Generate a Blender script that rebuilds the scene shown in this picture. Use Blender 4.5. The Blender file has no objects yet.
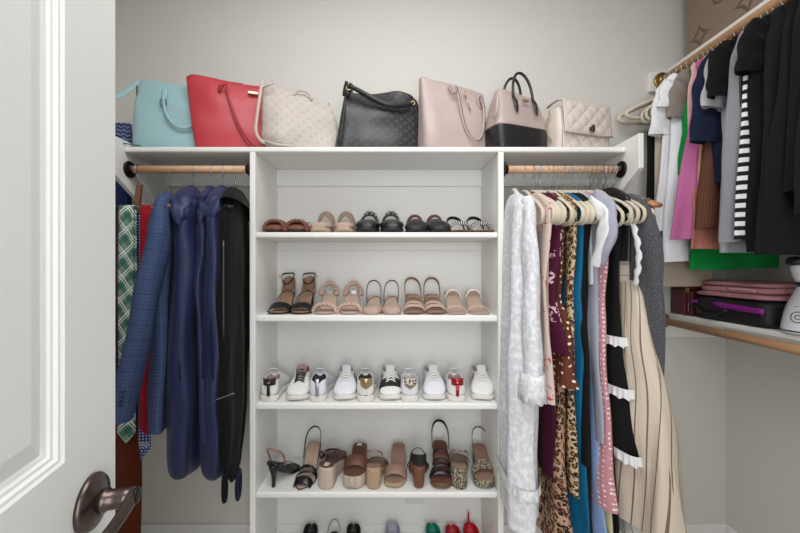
import bpy, bmesh, math, random
from mathutils import Vector, Matrix, noise
random.seed(7)
PI = math.pi
F = 356.0; CX = 393.0; CY = 265.0; CH = 1.32
SC = bpy.context.scene
COL = SC.collection
def W(px, py, D): return Vector(((px-CX)/F*D, D, CH+(CY-py)/F*D))
def XP(px, D): return (px-CX)/F*D
def ZP(py, D): return CH+(CY-py)/F*D

# ------------------------------------------------------------ node helper
class N:
    def __init__(s, name):
        s.m = bpy.data.materials.new(name); s.m.use_nodes = True
        s.nt = s.m.node_tree; s.b = s.nt.nodes['Principled BSDF']
    def new(s, t, **k):
        n = s.nt.nodes.new(t)
        for a, b in k.items(): setattr(n, a, b)
        return n
    def put(s, sock, v):
        if hasattr(v, 'is_output'): s.nt.links.new(v, sock)
        else:
            if isinstance(v, (tuple, list)) and len(v) == 3 and sock.type == 'RGBA': v = (*v, 1)
            sock.default_value = v
    def math(s, op, a, b=0.0, c=None, clamp=False):
        n = s.new('ShaderNodeMath', operation=op); n.use_clamp = clamp
        s.put(n.inputs[0], a); s.put(n.inputs[1], b)
        if c is not None: s.put(n.inputs[2], c)
        return n.outputs[0]
    def mix(s, f, a, b, bt='MIX'):
        n = s.new('ShaderNodeMix', data_type='RGBA', blend_type=bt)
        s.put(n.inputs[0], f); s.put(n.inputs[6], a); s.put(n.inputs[7], b)
        return n.outputs[2]
    def uv(s):
        n = s.new('ShaderNodeTexCoord'); return n.outputs['UV']
    def obj(s):
        n = s.new('ShaderNodeTexCoord'); return n.outputs['Object']
    def sep(s, v):
        n = s.new('ShaderNodeSeparateXYZ'); s.put(n.inputs[0], v); return n.outputs
    def comb(s, x, y, z=0.0):
        n = s.new('ShaderNodeCombineXYZ'); s.put(n.inputs[0], x); s.put(n.inputs[1], y); s.put(n.inputs[2], z); return n.outputs[0]
    def noise(s, vec, scale, detail=2.0, rough=.5, col=False):
        n = s.new('ShaderNodeTexNoise'); s.put(n.inputs['Vector'], vec)
        n.inputs['Scale'].default_value = scale; n.inputs['Detail'].default_value = detail; n.inputs['Roughness'].default_value = rough
        return n.outputs[1 if col else 0]
    def vor(s, vec, scale, rand=1.0, feature='F1', out=0):
        n = s.new('ShaderNodeTexVoronoi', feature=feature); s.put(n.inputs['Vector'], vec)
        n.inputs['Scale'].default_value = scale; n.inputs['Randomness'].default_value = rand
        return n.outputs[out]
    def distort(s, vec, amt, scale):
        c = s.noise(vec, scale, 2, col=True)
        n = s.new('ShaderNodeVectorMath', operation='MULTIPLY_ADD'); s.put(n.inputs[0], c); n.inputs[1].default_value = (amt,)*3; s.put(n.inputs[2], vec)
        return n.outputs[0]
    def bump(s, h, strength=.3, dist=.002):
        n = s.new('ShaderNodeBump'); n.inputs['Strength'].default_value = strength; n.inputs['Distance'].default_value = dist
        s.put(n.inputs['Height'], h); s.nt.links.new(n.outputs[0], s.b.inputs['Normal'])
    def folds(s):
        uv = s.uv(); q = s.sep(uv); v = s.comb(s.math('MULTIPLY', q[0], 42.0), s.math('MULTIPLY', q[1], 5.0))
        return s.noise(v, 1.0, 3, .55)
    def gt(s, a, b): return s.math('GREATER_THAN', a, b)
    def lt(s, a, b): return s.math('LESS_THAN', a, b)
    def fin(s, col, rough=.6, metal=0, spec=.5, sheen=0, coat=0):
        s.put(s.b.inputs['Base Color'], col); s.put(s.b.inputs['Roughness'], rough); s.b.inputs['Metallic'].default_value = metal
        s.b.inputs['Specular IOR Level'].default_value = spec; s.b.inputs['Sheen Weight'].default_value = sheen; s.b.inputs['Coat Weight'].default_value = coat
        return s.m
def lin(c):
    if isinstance(c, str):
        c = c.lstrip('#'); c = tuple(int(c[i:i+2], 16)/255 for i in (0, 2, 4))
    return tuple((x/12.92 if x <= .04045 else ((x+.055)/1.055)**2.4) for x in c)

def plain(name, c, rough=.6, metal=0, spec=.5, bs=0, bst=.2, var=.06, sheen=0, coat=0, vs=14):
    n = N(name); c = lin(c); v = n.obj()
    col = c
    if var: 
        f = n.noise(v, vs, 4)
        col = n.mix(f, tuple(x*(1-var) for x in c), tuple(min(1, x*(1+var)) for x in c))
    if bs: n.bump(n.noise(v, bs, 3), bst, .001)
    return n.fin(col, rough, metal, spec, sheen, coat)
def fabric(name, c, rough=.85, var=.12, weave=900, bst=.25, sheen=.03, spec=.15):
    n = N(name); c = lin(c); v = n.uv()
    f = n.noise(v, 9, 4)
    col = n.mix(f, tuple(x*(1-var) for x in c), tuple(min(1, x*(1+var)) for x in c))
    w = n.noise(v, weave, 1); big = n.noise(v, 35, 3)
    n.bump(n.math('ADD', n.math('ADD', w, n.math('MULTIPLY', big, 3.0)), n.math('MULTIPLY', n.folds(), 14.0)), bst, .0015)
    return n.fin(col, rough, 0, spec, sheen)
def polka(name, base, dot, scale=70, r=.2, rough=.8):
    n = N(name); v = n.uv()
    d = n.vor(v, scale, .25); f = n.lt(d, r)
    n.bump(n.folds(), .6, .008)
    return n.fin(n.mix(f, lin(base), lin(dot)), rough, 0, .2)
def leopard(name, base, mid, dark, scale=45, rough=.7):
    n = N(name); v = n.distort(n.uv(), .012, 60)
    d = n.vor(v, scale, .85)
    g = n.noise(n.uv(), scale*2.3, 1)
    d2 = n.math('ADD', d, n.math('MULTIPLY', n.math('SUBTRACT', g, .5), .25))
    ring = n.math('MULTIPLY', n.gt(d2, .27), n.lt(d2, .52)); gate = n.gt(n.noise(n.uv(), scale*1.7, 1), .38)
    ring = n.math('MULTIPLY', ring, gate)
    c = n.mix(n.lt(d2, .27), lin(base), lin(mid)); c = n.mix(ring, c, lin(dark))
    n.bump(n.folds(), .6, .008)
    return n.fin(c, rough, 0, .3)
def stripes(name, c1, c2, period, duty, slant=0.0, axis='v', rough=.8, jit=0.0, extra=None):
    n = N(name); uv = n.uv(); s = n.sep(uv)
    a, b = (s[1], s[0]) if axis == 'v' else (s[0], s[1])
    t = n.math('ADD', a, n.math('MULTIPLY', b, slant))
    if jit: t = n.math('ADD', t, n.math('MULTIPLY', n.noise(uv, 8, 1), jit))
    fr = n.math('FRACT', n.math('DIVIDE', t, period))
    f = n.lt(fr, duty)
    n.bump(n.folds(), .6, .008)
    return n.fin(n.mix(f, lin(c1), lin(c2)), rough, 0, .2)
def plaid(name, base, lines, rough=.8, diag=False):
    # lines: (period, duty, phase, colour, opacity)
    n = N(name); s = n.sep(n.uv()); u, v = s[0], s[1]
    if diag:
        u, v = n.math('ADD', u, n.math('MULTIPLY', v, .8)), n.math('SUBTRACT', v, n.math('MULTIPLY', u, .8))
    c = lin(base)
    for per, duty, ph, col, op in lines:
        for ax in (u, v):
            fr = n.math('FRACT', n.math('ADD', n.math('DIVIDE', ax, per), ph))
            c = n.mix(n.math('MULTIPLY', n.lt(fr, duty), op), c, lin(col))
    n.bump(n.noise(n.uv(), 700, 1), .2, .001)
    return n.fin(c, rough, 0, .25)
def floral(name, base, c1, c2, scale=12, r=.28, rough=.75):
    n = N(name); v = n.distort(n.uv(), .05, 40); d = n.vor(v, scale, 1.0)
    dd = n.vor(v, scale*3.1, 1.0)
    c = n.mix(n.math('MULTIPLY', n.lt(dd, .22), n.lt(d, r*1.7)), lin(base), lin(c2))
    petals = n.gt(n.noise(v, scale*7, 2), .5)
    c = n.mix(n.math('MULTIPLY', n.lt(d, r), petals), c, lin(c1))
    n.bump(n.folds(), .6, .008)
    return n.fin(c, rough, 0, .2)
def lace(name, c, scale=90):
    n = N(name); v = n.distort(n.uv(), .01, 30); d = n.vor(v, scale, 1.0, 'DISTANCE_TO_EDGE')
    pat = n.noise(n.uv(), 46, 3); f = n.math('MULTIPLY', n.lt(d, .06), 1.0)
    big = n.gt(pat, .52)
    cc = n.mix(n.math('MULTIPLY', big, .8), tuple(x*.80 for x in lin(c)), lin(c))
    cc = n.mix(n.math('MULTIPLY', f, .25), cc, tuple(x*.7 for x in lin(c)))
    n.bump(n.math('ADD', n.math('ADD', n.math('MULTIPLY', big, .6), f), n.math('MULTIPLY', n.folds(), 8.0)), .6, .0014)
    return n.fin(cc, .85, 0, .2, .2)
def tweed(name, c1, c2, scale=260):
    n = N(name); f = n.noise(n.uv(), scale, 3, .7); f = n.math('MULTIPLY', n.math('SUBTRACT', f, .38), 4.0, clamp=True)
    n.bump(n.noise(n.uv(), scale, 2), .5, .002)
    return n.fin(n.mix(f, lin(c1), lin(c2)), .95, 0, .1, .2)
def monogram(name, c, mark, period=.05, strength=.5, size=.16, rough=.5, spec=.5, depth=.001):
    """small four pointed stars and dots printed / pressed in a diagonal grid"""
    n = N(name); s = n.sep(n.uv())
    def star(off, sz, p):
        x = n.math('ABSOLUTE', n.math('SUBTRACT', n.math('FRACT', n.math('ADD', n.math('DIVIDE', s[0], period), off)), .5))
        y = n.math('ABSOLUTE', n.math('SUBTRACT', n.math('FRACT', n.math('ADD', n.math('DIVIDE', s[1], period), off)), .5))
        q = n.math('ADD', n.math('POWER', x, p), n.math('POWER', y, p))
        return q, sz**p
    q, k = star(0.0, size*1.7, .6); a = n.lt(q, k); a2 = n.lt(q, k*.72)
    q2, k2 = star(.5, size, 2.0); b = n.lt(q2, k2); b2 = n.lt(q2, k2*.45)
    f = n.math('ADD', n.math('SUBTRACT', a, a2), n.math('SUBTRACT', b, b2), clamp=True)
    base = lin(c); v = n.noise(n.obj(), 12, 4)
    col = n.mix(v, tuple(x*.92 for x in base), tuple(min(1, x*1.08) for x in base))
    n.bump(n.math('SUBTRACT', n.math('MULTIPLY', n.noise(n.obj(), 400, 2), .3), f), .5, depth)
    return n.fin(n.mix(n.math('MULTIPLY', f, strength), col, lin(mark)), rough, 0, spec)
def wood(name, c1, c2, rough=.4, scale=(3, 60, 60)):
    n = N(name); tc = n.obj(); mp = n.new('ShaderNodeMapping'); n.put(mp.inputs[0], tc); mp.inputs['Scale'].default_value = scale
    f = n.noise(mp.outputs[0], 1.5, 5, .6)
    n.bump(f, .1, .0005)
    return n.fin(n.mix(f, lin(c1), lin(c2)), rough, 0, .4)

# ------------------------------------------------------------ mesh builder
class MB:
    def __init__(s): s.v = []; s.f = []; s.uv = []; s.mi = []; s.cur = 0
    def face(s, idx, uv=None):
        s.f.append(idx); s.uv.append(uv or [(s.v[i][0]+s.v[i][1], s.v[i][2]) for i in idx]); s.mi.append(s.cur)
    def loft(s, rings, closed=True, cap0=True, cap1=True, us=1.0):
        n = len(rings[0]); base = len(s.v)
        for r in rings: s.v.extend(Vector(p) for p in r)
        # uv: u = running perimeter (of middle ring), v = running length
        mid = [Vector(p) for p in rings[int(len(rings)*.72)]]
        U = [0.0]
        for i in range(n): U.append(U[-1]+(mid[(i+1) % n]-mid[i]).length*us)
        V = [0.0]
        for k in range(len(rings)-1):
            a = sum((Vector(rings[k][i]) for i in range(0, n, max(1, n//4))), Vector()); b = sum((Vector(rings[k+1][i]) for i in range(0, n, max(1, n//4))), Vector())
            c = len(range(0, n, max(1, n//4)))
            V.append(V[-1]+((b-a)/c).length)
        for k in range(len(rings)-1):
            for i in range(n if closed else n-1):
                j = (i+1) % n
                s.face([base+k*n+i, base+k*n+j, base+(k+1)*n+j, base+(k+1)*n+i], [(U[i], -V[k]), (U[i+1], -V[k]), (U[i+1], -V[k+1]), (U[i], -V[k+1])])
        if closed and cap0: s.face([base+i for i in range(n)][::-1])
        if closed and cap1: s.face([base+(len(rings)-1)*n+i for i in range(n)])
        return s
    def tube(s, path, r, n=8, closed=False, sq=(1, 1), up=None, caps=True):
        P = [Vector(p) for p in path]; m = len(P); rings = []
        R = r if isinstance(r, (list, tuple)) else [r]*m
        T = []
        for i in range(m):
            a = P[i-1] if (i > 0 or closed) else P[i]; b = P[(i+1) % m] if (i < m-1 or closed) else P[i]
            t = b-a; T.append(t.normalized() if t.length > 1e-9 else Vector((0, 0, 1)))
        nv = Vector(up) if up else (Vector((0, 0, 1)) if abs(T[0].z) < .9 else Vector((1, 0, 0)))
        for i in range(m):
            nv = (nv-T[i]*nv.dot(T[i]))
            nv = nv.normalized() if nv.length > 1e-6 else T[i].orthogonal().normalized()
            bv = T[i].cross(nv)
            rings.append([P[i]+(nv*math.cos(2*PI*k/n)*sq[0]+bv*math.sin(2*PI*k/n)*sq[1])*R[i] for k in range(n)])
        if closed: rings.append(rings[0])
        return s.loft(rings, True, caps and not closed, caps and not closed)
    def ribbon(s, path, norms, w, th):
        P = [Vector(p) for p in path]; m = len(P); rings = []
        Wd = w if isinstance(w, (list, tuple)) else [w]*m
        for i in range(m):
            t = (P[min(i+1, m-1)]-P[max(i-1, 0)]).normalized(); nn = Vector(norms[i] if isinstance(norms, list) else norms)
            nn = (nn-t*nn.dot(t)).normalized(); b = t.cross(nn); h = Wd[i]/2
            rings.append([P[i]-b*h, P[i]-b*h*.9+nn*th*.7, P[i]+nn*th, P[i]+b*h*.9+nn*th*.7, P[i]+b*h, P[i]+b*h*.85-nn*th*.15, P[i]-b*h*.85-nn*th*.15])
        return s.loft(rings)
    def box(s, x0, x1, y0, y1, z0, z1):
        b = len(s.v)
        s.v.extend(Vector(p) for p in [(x0, y0, z0), (x1, y0, z0), (x1, y1, z0), (x0, y1, z0), (x0, y0, z1), (x1, y0, z1), (x1, y1, z1), (x0, y1, z1)])
        for q in ([0, 3, 2, 1], [4, 5, 6, 7], [0, 1, 5, 4], [1, 2, 6, 5], [2, 3, 7, 6], [3, 0, 4, 7]): s.face([b+i for i in q])
        return s
    def poly_prism(s, pts, d):   # pts 3d list, d offset vector
        b = len(s.v); n = len(pts); d = Vector(d)
        s.v.extend(Vector(p) for p in pts); s.v.extend(Vector(p)+d for p in pts)
        s.face([b+i for i in range(n)][::-1]); s.face([b+n+i for i in range(n)])
        for i in range(n): j = (i+1) % n; s.face([b+i, b+j, b+n+j, b+n+i])
        return s
    def disc(s, c, axis, r, th, n=28):
        c = Vector(c); a = Vector(axis).normalized(); u = a.orthogonal().normalized(); v = a.cross(u)
        def ring(rr, h): return [c+a*h+(u*math.cos(2*PI*k/n)+v*math.sin(2*PI*k/n))*rr for k in range(n)]
        return s.loft([ring(r, 0), ring(r, th*.6), ring(r*.92, th), ring(r*.4, th)])
    def lathe(s, prof, c=(0, 0, 0), n=28):
        c = Vector(c)
        return s.loft([[c+Vector((r*math.cos(2*PI*k/n), r*math.sin(2*PI*k/n), z)) for k in range(n)] for r, z in prof])
    def xf(s, M, start=0):
        for i in range(start, len(s.v)): s.v[i] = M @ s.v[i]
        return s
    def build(s, name, m, parent=None, smooth=True, sub=0, bevel=0, solid=0, loc=None, rz=None):
        me = bpy.data.meshes.new(name); me.from_pydata([tuple(v) for v in s.v], [], s.f)
        uvl = me.uv_layers.new(name='UVMap')
        k = 0
        for fu in s.uv:
            for q in fu: uvl.data[k].uv = q; k += 1
        ms = m if isinstance(m, (list, tuple)) else [m]
        for x in ms: me.materials.append(x)
        for p, i in zip(me.polygons, s.mi): p.use_smooth = smooth; p.material_index = i
        bm = bmesh.new(); bm.from_mesh(me); bmesh.ops.recalc_face_normals(bm, faces=bm.faces); bm.to_mesh(me); bm.free()
        o = bpy.data.objects.new(name, me); COL.objects.link(o)
        if parent: o.parent = parent
        if loc is not None: o.location = loc
        if rz is not None: o.rotation_euler = (0, 0, rz)
        if solid: md = o.modifiers.new('s', 'SOLIDIFY'); md.thickness = solid; md.offset = 0
        if bevel: md = o.modifiers.new('b', 'BEVEL'); md.width = bevel; md.segments = 3; md.limit_method = 'ANGLE'; md.angle_limit = .7
        if sub: md = o.modifiers.new('d', 'SUBSURF'); md.levels = sub; md.render_levels = sub
        return o
def tag(o, label, cat, group=None, kind=None):
    o['label'] = label; o['category'] = cat
    if group: o['group'] = group
    if kind: o['kind'] = kind
    return o
def thing(name, label, cat, loc=(0, 0, 0), rz=0, group=None):
    o = bpy.data.objects.new(name, None); COL.objects.link(o); o.empty_display_size = .02
    o.location = loc; o.rotation_euler = (0, 0, rz); return tag(o, label, cat, group)
def struct(name, mb, m, bevel=0, label=None, cat=None, smooth=False):
    o = mb.build(name, m, None, smooth, bevel=bevel); o['kind'] = 'structure'
    if label: o['label'] = label
    o['category'] = cat or name.split('_')[0]
    return o
def copy_tree(o, parent=None):
    c = o.copy(); COL.objects.link(c)
    if parent: c.parent = parent
    for ch in list(o.children): copy_tree(ch, c)
    return c
def lerp(a, b, t): return a+(b-a)*t
def interp(tab, x):
    if x <= tab[0][0]: return tab[0][1]
    for (a, b), (c, d) in zip(tab, tab[1:]):
        if x <= c: return lerp(b, d, (x-a)/(c-a)) if c > a else d
    return tab[-1][1]
def sm(t): t = max(0, min(1, t)); return t*t*(3-2*t)
def smi(tab, x):   # smooth vector interp
    if x <= tab[0][0]: return tab[0][1:]
    for A, B in zip(tab, tab[1:]):
        if x <= B[0]:
            t = (x-A[0])/(B[0]-A[0]); return tuple(lerp(p, q, t) for p, q in zip(A[1:], B[1:]))
    return tab[-1][1:]

# ------------------------------------------------------------ setting
def wallmat(name, c, scale=55, st=.25):
    n = N(name); v = n.obj(); f = n.noise(v, scale, 3, .5)
    n.bump(f, st, .004)
    return n.fin(n.mix(n.noise(v, 2, 2), tuple(x*.985 for x in lin(c)), lin(c)), .75, 0, .25)
M_wall = wallmat('wall_paint', '#d8d6d1', 90, .22)
M_ceil = wallmat('ceiling_paint', '#e6e4e0')
M_trim = plain('white_lacquer', '#e9e9e7', .38, var=.01, bs=0)
M_shelf = plain('white_shelf_paint', '#ebebe8', .42, var=.012, vs=6)
M_floor = fabric('carpet', '#c9c5be', .95, .1, 500, .6)
XL, XR, YB, YF, ZT = -1.62, 1.59, 1.70, -.28, 2.84
struct('floor', MB().box(XL-.1, XR+.1, YF-1.2, YB+.1, -.1, 0), M_floor)
struct('ceiling', MB().box(XL-.1, XR+.1, YF-1.2, YB+.1, ZT, ZT+.1), M_ceil)
struct('wall_back', MB().box(XL-.1, XR+.1, YB, YB+.1, 0, ZT), M_wall)
struct('wall_right', MB().box(XR, XR+.1, YF, YB, 0, ZT), M_wall)
struct('wall_left', MB().box(XL-.1, XL, YF, YB, 0, ZT), M_wall)
mb = MB(); mb.box(XL, -.29, YF-.1, YF, 0, ZT); mb.box(.55, XR, YF-.1, YF, 0, ZT); mb.box(-.29, .55, YF-.1, YF, 2.06, ZT)
struct('wall_front', mb, M_wall)
mb = MB(); mb.box(-.35, -.29, YF, YF+.015, 0, 2.12); mb.box(.55, .61, YF, YF+.015, 0, 2.12); mb.box(-.29, .55, YF, YF+.015, 2.06, 2.12)
struct('trim_1', mb, M_trim, .003)
BH = .088
for nm, b in (('baseboard_back', (XL, XR, YB-.014, YB, 0, BH)), ('baseboard_right', (XR-.014, XR, YF, YB-.014, 0, BH)), ('baseboard_left', (XL, XL+.014, YF, YB-.014, 0, BH))):
    struct(nm, MB().box(*b), M_trim, .004)

# ------------------------------------------------------------ shelving
H0, H1, H2, H3, H4 = CH+.4727, CH+.1316, CH-.2015, CH-.553, CH-.909
YS = 1.42; ZTOP = H0
UX0, UX1 = XP(249.5, YS), XP(255.2, YS); UX2, UX3 = XP(498.2, YS), XP(504, YS)
PXL, PXR = -1.073, .93
shelfunit = thing('shelving_unit', 'built-in white painted shelving unit with shoe shelves on the back wall', 'shelving', (0, YB, 0))
def loc_mb(mb, o): return mb.xf(Matrix.Translation(-Vector(o.location)))
def upart(name, mb, m=M_shelf, bevel=.004, smooth=False, parent=shelfunit):
    return loc_mb(mb, parent).build(name, m, parent, smooth, bevel=bevel)
upart('upright', MB().box(UX0, UX1, YS, YB, 0, H0-.022), bevel=.003)
upart('upright', MB().box(UX2, UX3, YS, YB, 0, H0-.022), bevel=.003)
upart('top_shelf', MB().box(PXL, PXR, YS, YB, H0-.022, H0), bevel=.007)
for h, t in ((H1, .023), (H2, .026), (H3, .026), (H4, .024)):
    upart('shelf', MB().box(UX1, UX2, YS+.002, YB, h-t, h), bevel=.007)
upart('added_bright_sheet', MB().box(UX1, UX2, YB-.005, YB-.0005, .055, H0-.022), bevel=0)  # added thin white sheet; brightens the painted wall seen behind the shoe shelves
upart('bottom_panel', MB().box(UX1, UX2, YS+.002, YB, .0, .055), bevel=.004)
for x0, x1 in ((PXL, UX0), (UX1, UX2), (UX3, PXR)):
    upart('cleat', MB().box(x0, x1, YB-.018, YB-.005, H0-.022-.078, H0-.022), bevel=.002)
for h in (H1-.023, H2-.026, H3-.026, H4-.024):
    upart('cleat', MB().box(UX1, UX2, YB-.018, YB-.005, h-.04, h), bevel=.002)
for x, sgn in ((PXR, 1), (PXL, -1)):
    ztop = CH+.499; zf = CH+.367; zb = CH+.15; yf = 1.346
    pts = [(x, yf, ztop), (x, YB, ztop), (x, YB, zb), (x, yf, zf)]
    upart('end_panel', MB().poly_prism(pts, (.019*sgn, 0, 0)), bevel=.002)
tag(MB().box(XP(405, 1.69), XP(424, 1.69), 1.687, 1.6955, CH-1.133, CH-1.093).build('wall_plate', plain('plate_white', '#dcdcd8', .4, var=0), None, False, bevel=.002),
    'small white blank wall plate low on the back wall under the shoe shelves', 'wall plate')

M_rod = wood('rod_wood', '#c99a74', '#dcb594', .45, (4, 70, 70))
M_rod2 = wood('rod_wood_dark', '#bb8a61', '#d3a982', .45, (60, 3, 60))
M_bronze = plain('dark_bronze', '#2b2523', .35, .8, var=.1)
M_brass = plain('brass', '#a88b57', .28, 1.0, var=.08)
M_steel = plain('hook_steel', '#b9b9bd', .25, 1.0, var=0)
def rod(label, a, b, r, m, fm, ends=(1, 1)):
    a, b = Vector(a), Vector(b)
    t = thing('closet_rod', label, 'closet rod', a)
    d = (b-a).normalized()
    MB().tube([Vector(), b-a], r, 20, up=(0, 0, 1)).build('pole', m, t)
    for k, e in enumerate(ends):
        if not e: continue
        p = Vector() if k == 0 else b-a; dd = d if k == 0 else -d
        f = MB(); f.disc(p, dd, r*2.15, .008); f.tube([p, p+dd*.02], r*1.25, 20, up=(0, 0, 1)); f.build('flange', fm, t)
    return t
RY, RZ, RR = 1.447, CH+.388, .0155
rod('wooden rod with dark socket in the left hanging bay', (PXL+.001, RY, RZ), (UX0-.001, RY, RZ), RR, M_rod, M_bronze)
rod('wooden rod packed with dress hangers in the bay right of the shoe shelves', (UX3+.001, RY, RZ), (PXR-.001, RY, RZ), RR, M_rod, M_bronze)
RX = 1.27
# right wall shelves
def wallshelf(label, h, name='wall_shelf'):
    t = thing(name, label, 'shelf', (XR, YB, h))
    x0 = 1.31
    MB().box(x0-XR, 0, .15-YB, 0, -.022, 0).build('board', M_shelf, t, False, bevel=.006)
    MB().box(-.018, 0, .15-YB, -.02, -.10, -.022).build('cleat', M_shelf, t, False, bevel=.002)
    MB().box(1.215-XR, -.018, -.018, 0, -.115, -.022).build('cleat', M_shelf, t, False, bevel=.002)
wallshelf('white wall shelf high on the right wall above the hanging tops', CH+.936)
wallshelf('white wall shelf at waist height on the right wall with bags on it', CH-.2265)
rod('wooden rod with brass socket under the high right wall shelf', (RX, YB-.019, CH+.868), (RX-.01, .25, CH+.862), .0185, M_rod2, M_brass, (1, 0))
rod('bare wooden rod under the lower shelf on the right wall', (RX, YB-.019, CH-.262), (RX, .25, CH-.272), .0165, M_rod2, M_brass, (1, 0))
# left wall shelf and rod (mostly behind the door)
t = thing('wall_shelf', 'white shelf on the left wall mostly hidden behind the open door', 'shelf', (XL, YB, CH+.60))
MB().box(0, .26, .9-YB, 0, -.022, 0).build('board', M_shelf, t, False, bevel=.006)
rod('wooden rod on the left wall behind the open door', (XL+.2, YB-.002, CH+.5), (XL+.2, .8, CH+.5), .016, M_rod2, M_bronze, (1, 0))

# ------------------------------------------------------------ door in the foreground
def door():
    M_door = N('door_paint'); n = M_door; v = n.obj(); mp = n.new('ShaderNodeMapping'); n.put(mp.inputs[0], v); mp.inputs['Scale'].default_value = (60, 60, 2.5)
    n.bump(n.noise(mp.outputs[0], 4, 4, .6), .18, .0012); M_door = n.fin(lin('#e9ecea'), .42, 0, .4)
    e = Vector((-.4135, .53, 0)); dr = Vector((.233, -1, 0)).normalized()      # from latch edge to hinge
    ang = math.atan2(dr.y, dr.x)
    root = thing('closet_door', 'open white panelled closet door at the left edge of the picture', 'door', (e.x, e.y, .01), ang)
    Wd = .76; Hd = 2.03; th = .035
    # local: x from latch edge to hinge, y: +y is toward the closet centre (visible face at y=0)
    # panels at x .112.. and mirrored
    zs = [(.22, .86), (CH-.2275-.01-.006, Hd-.12)]
    x0, x1 = .112, Wd-.112
    mb = MB()
    mb.box(0, x0, -th, 0, 0, Hd); mb.box(x1, Wd, -th, 0, 0, Hd)
    mb.box(x0, x1, -th, 0, 0, zs[0][0]); mb.box(x0, x1, -th, 0, zs[0][1], zs[1][0]); mb.box(x0, x1, -th, 0, zs[1][1], Hd)
    mb.build('frame', M_door, root, False)
    for z0, z1 in zs:
        # moulded panel: nested frames
        prof = [(0, 0), (.003, -.0025), (.0065, -.003), (.009, -.0065), (.0125, -.007), (.0145, -.010), (.018, -.011), (.020, -.0125), (.040, -.0065), (.043, -.006)]
        rings = []
        for o, y in prof: rings.append([(x0+o, y, z0+o), (x1-o, y, z0+o), (x1-o, y, z1-o), (x0+o, y, z1-o)])
        mb = MB(); mb.loft(rings, True, False, True); mb.build('panel', M_door, root, False)
        mb = MB(); mb.box(x0, x1, -th, -th+.012, z0, z1); mb.build('panel', M_door, root, False)
    M_h = plain('oil_bronze', '#5c514d', .27, .9, var=.12, vs=30)
    # lever handle
    hc = Vector((0.0625, 0, CH-.3225))
    h = MB(); n_ = 40
    def ring(r, y): return [hc+Vector((math.cos(2*PI*k/n_)*r, y, math.sin(2*PI*k/n_)*r)) for k in range(n_)]
    h.loft([ring(.0355, 0), ring(.0355, .004), ring(.032, .0085), ring(.019, .0125), ring(.0155, .014)])
    hd = h.build('door_handle', M_h, root)
    s = MB(); s.loft([ring(.0145, .012), ring(.0145, .02), ring(.0125, .022), ring(.0125, .034), ring(.0125, .040), ring(.0125, .05)])
    s.build('neck', M_h, hd)
    l = MB(); path = []; R = []
    for k in range(22):
        u = k/21
        path.append(hc+Vector((-.006+.115*u, .049-.006*u+.003*math.sin(u*PI), .001-.006*math.sin(u*PI)-.004*u))); R.append(lerp(.0115, .0085, sm(u*1.4)))
    l.tube(path, R, 14, sq=(1.0, .62), up=(0, 0, 1)); l.build('lever', M_h, hd, sub=1)
    k = MB(); k.disc(hc+Vector((0, .0525, .001)), (0, 1, 0), .0105, .004); k.build('end_button', plain('bronze_dark_cap', '#2a2624', .35, .8), hd)
    lp = MB(); lp.box(-.0012, 0, -.028, -.006, CH-.314-.03, CH-.314+.03); lp.build('latch_plate', M_h, root, False)
    for hz in (.25, 1.0, 1.8):
        q = MB(); q.tube([(Wd+.003, .004, hz-.045), (Wd+.003, .004, hz+.045)], .006, 10, up=(1, 0, 0)); q.build('hinge', M_h, root)
door()

# ------------------------------------------------------------ hangers
def hanger_mesh(kind):
    pass
def loop_pts(half, top, drop, barz, corner=.02, n=6):
    """closed outline in local xz: neck -> right shoulder -> bar -> left shoulder"""
    pts = []
    def side(sg):
        out = [(0.0, top), (.03, top-.006), (half*.45, top-drop*.42), (half*.8, top-drop*.78)]
        tip = Vector((half-corner*.7, top-drop-corner*.4))
        c = Vector((half-corner, (top-drop*.95+barz)/2)); ry = (top-drop*.95-barz)/2
        for k in range(n+1):
            a = PI/2*.75-(PI*.85)*k/n
            out.append((c.x+corner*math.cos(a), c.y+ry*math.sin(a)))
        out.append((half*.6, barz)); 
        return [(sg*x, z) for x, z in out]
    r = side(1); l = side(-1)
    return [(x, 0, z) for x, z in r]+[(0, 0, barz)]+[(x, 0, z) for x, z in l[::-1][:-1]]
M_cream = plain('cream_velvet', '#cdc3ae', .85, sheen=.4, var=.05, vs=40)
M_whitepl = plain('white_plastic', '#eceeec', .3, var=.01)
M_hwood = wood('hanger_wood', '#6b4334', '#8b5f49', .4)
M_hwood2 = wood('hanger_wood_orange', '#a9714a', '#c08a5e', .4)
M_hdark = plain('black_plastic', '#1c1c1e', .4, var=.02)
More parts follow.
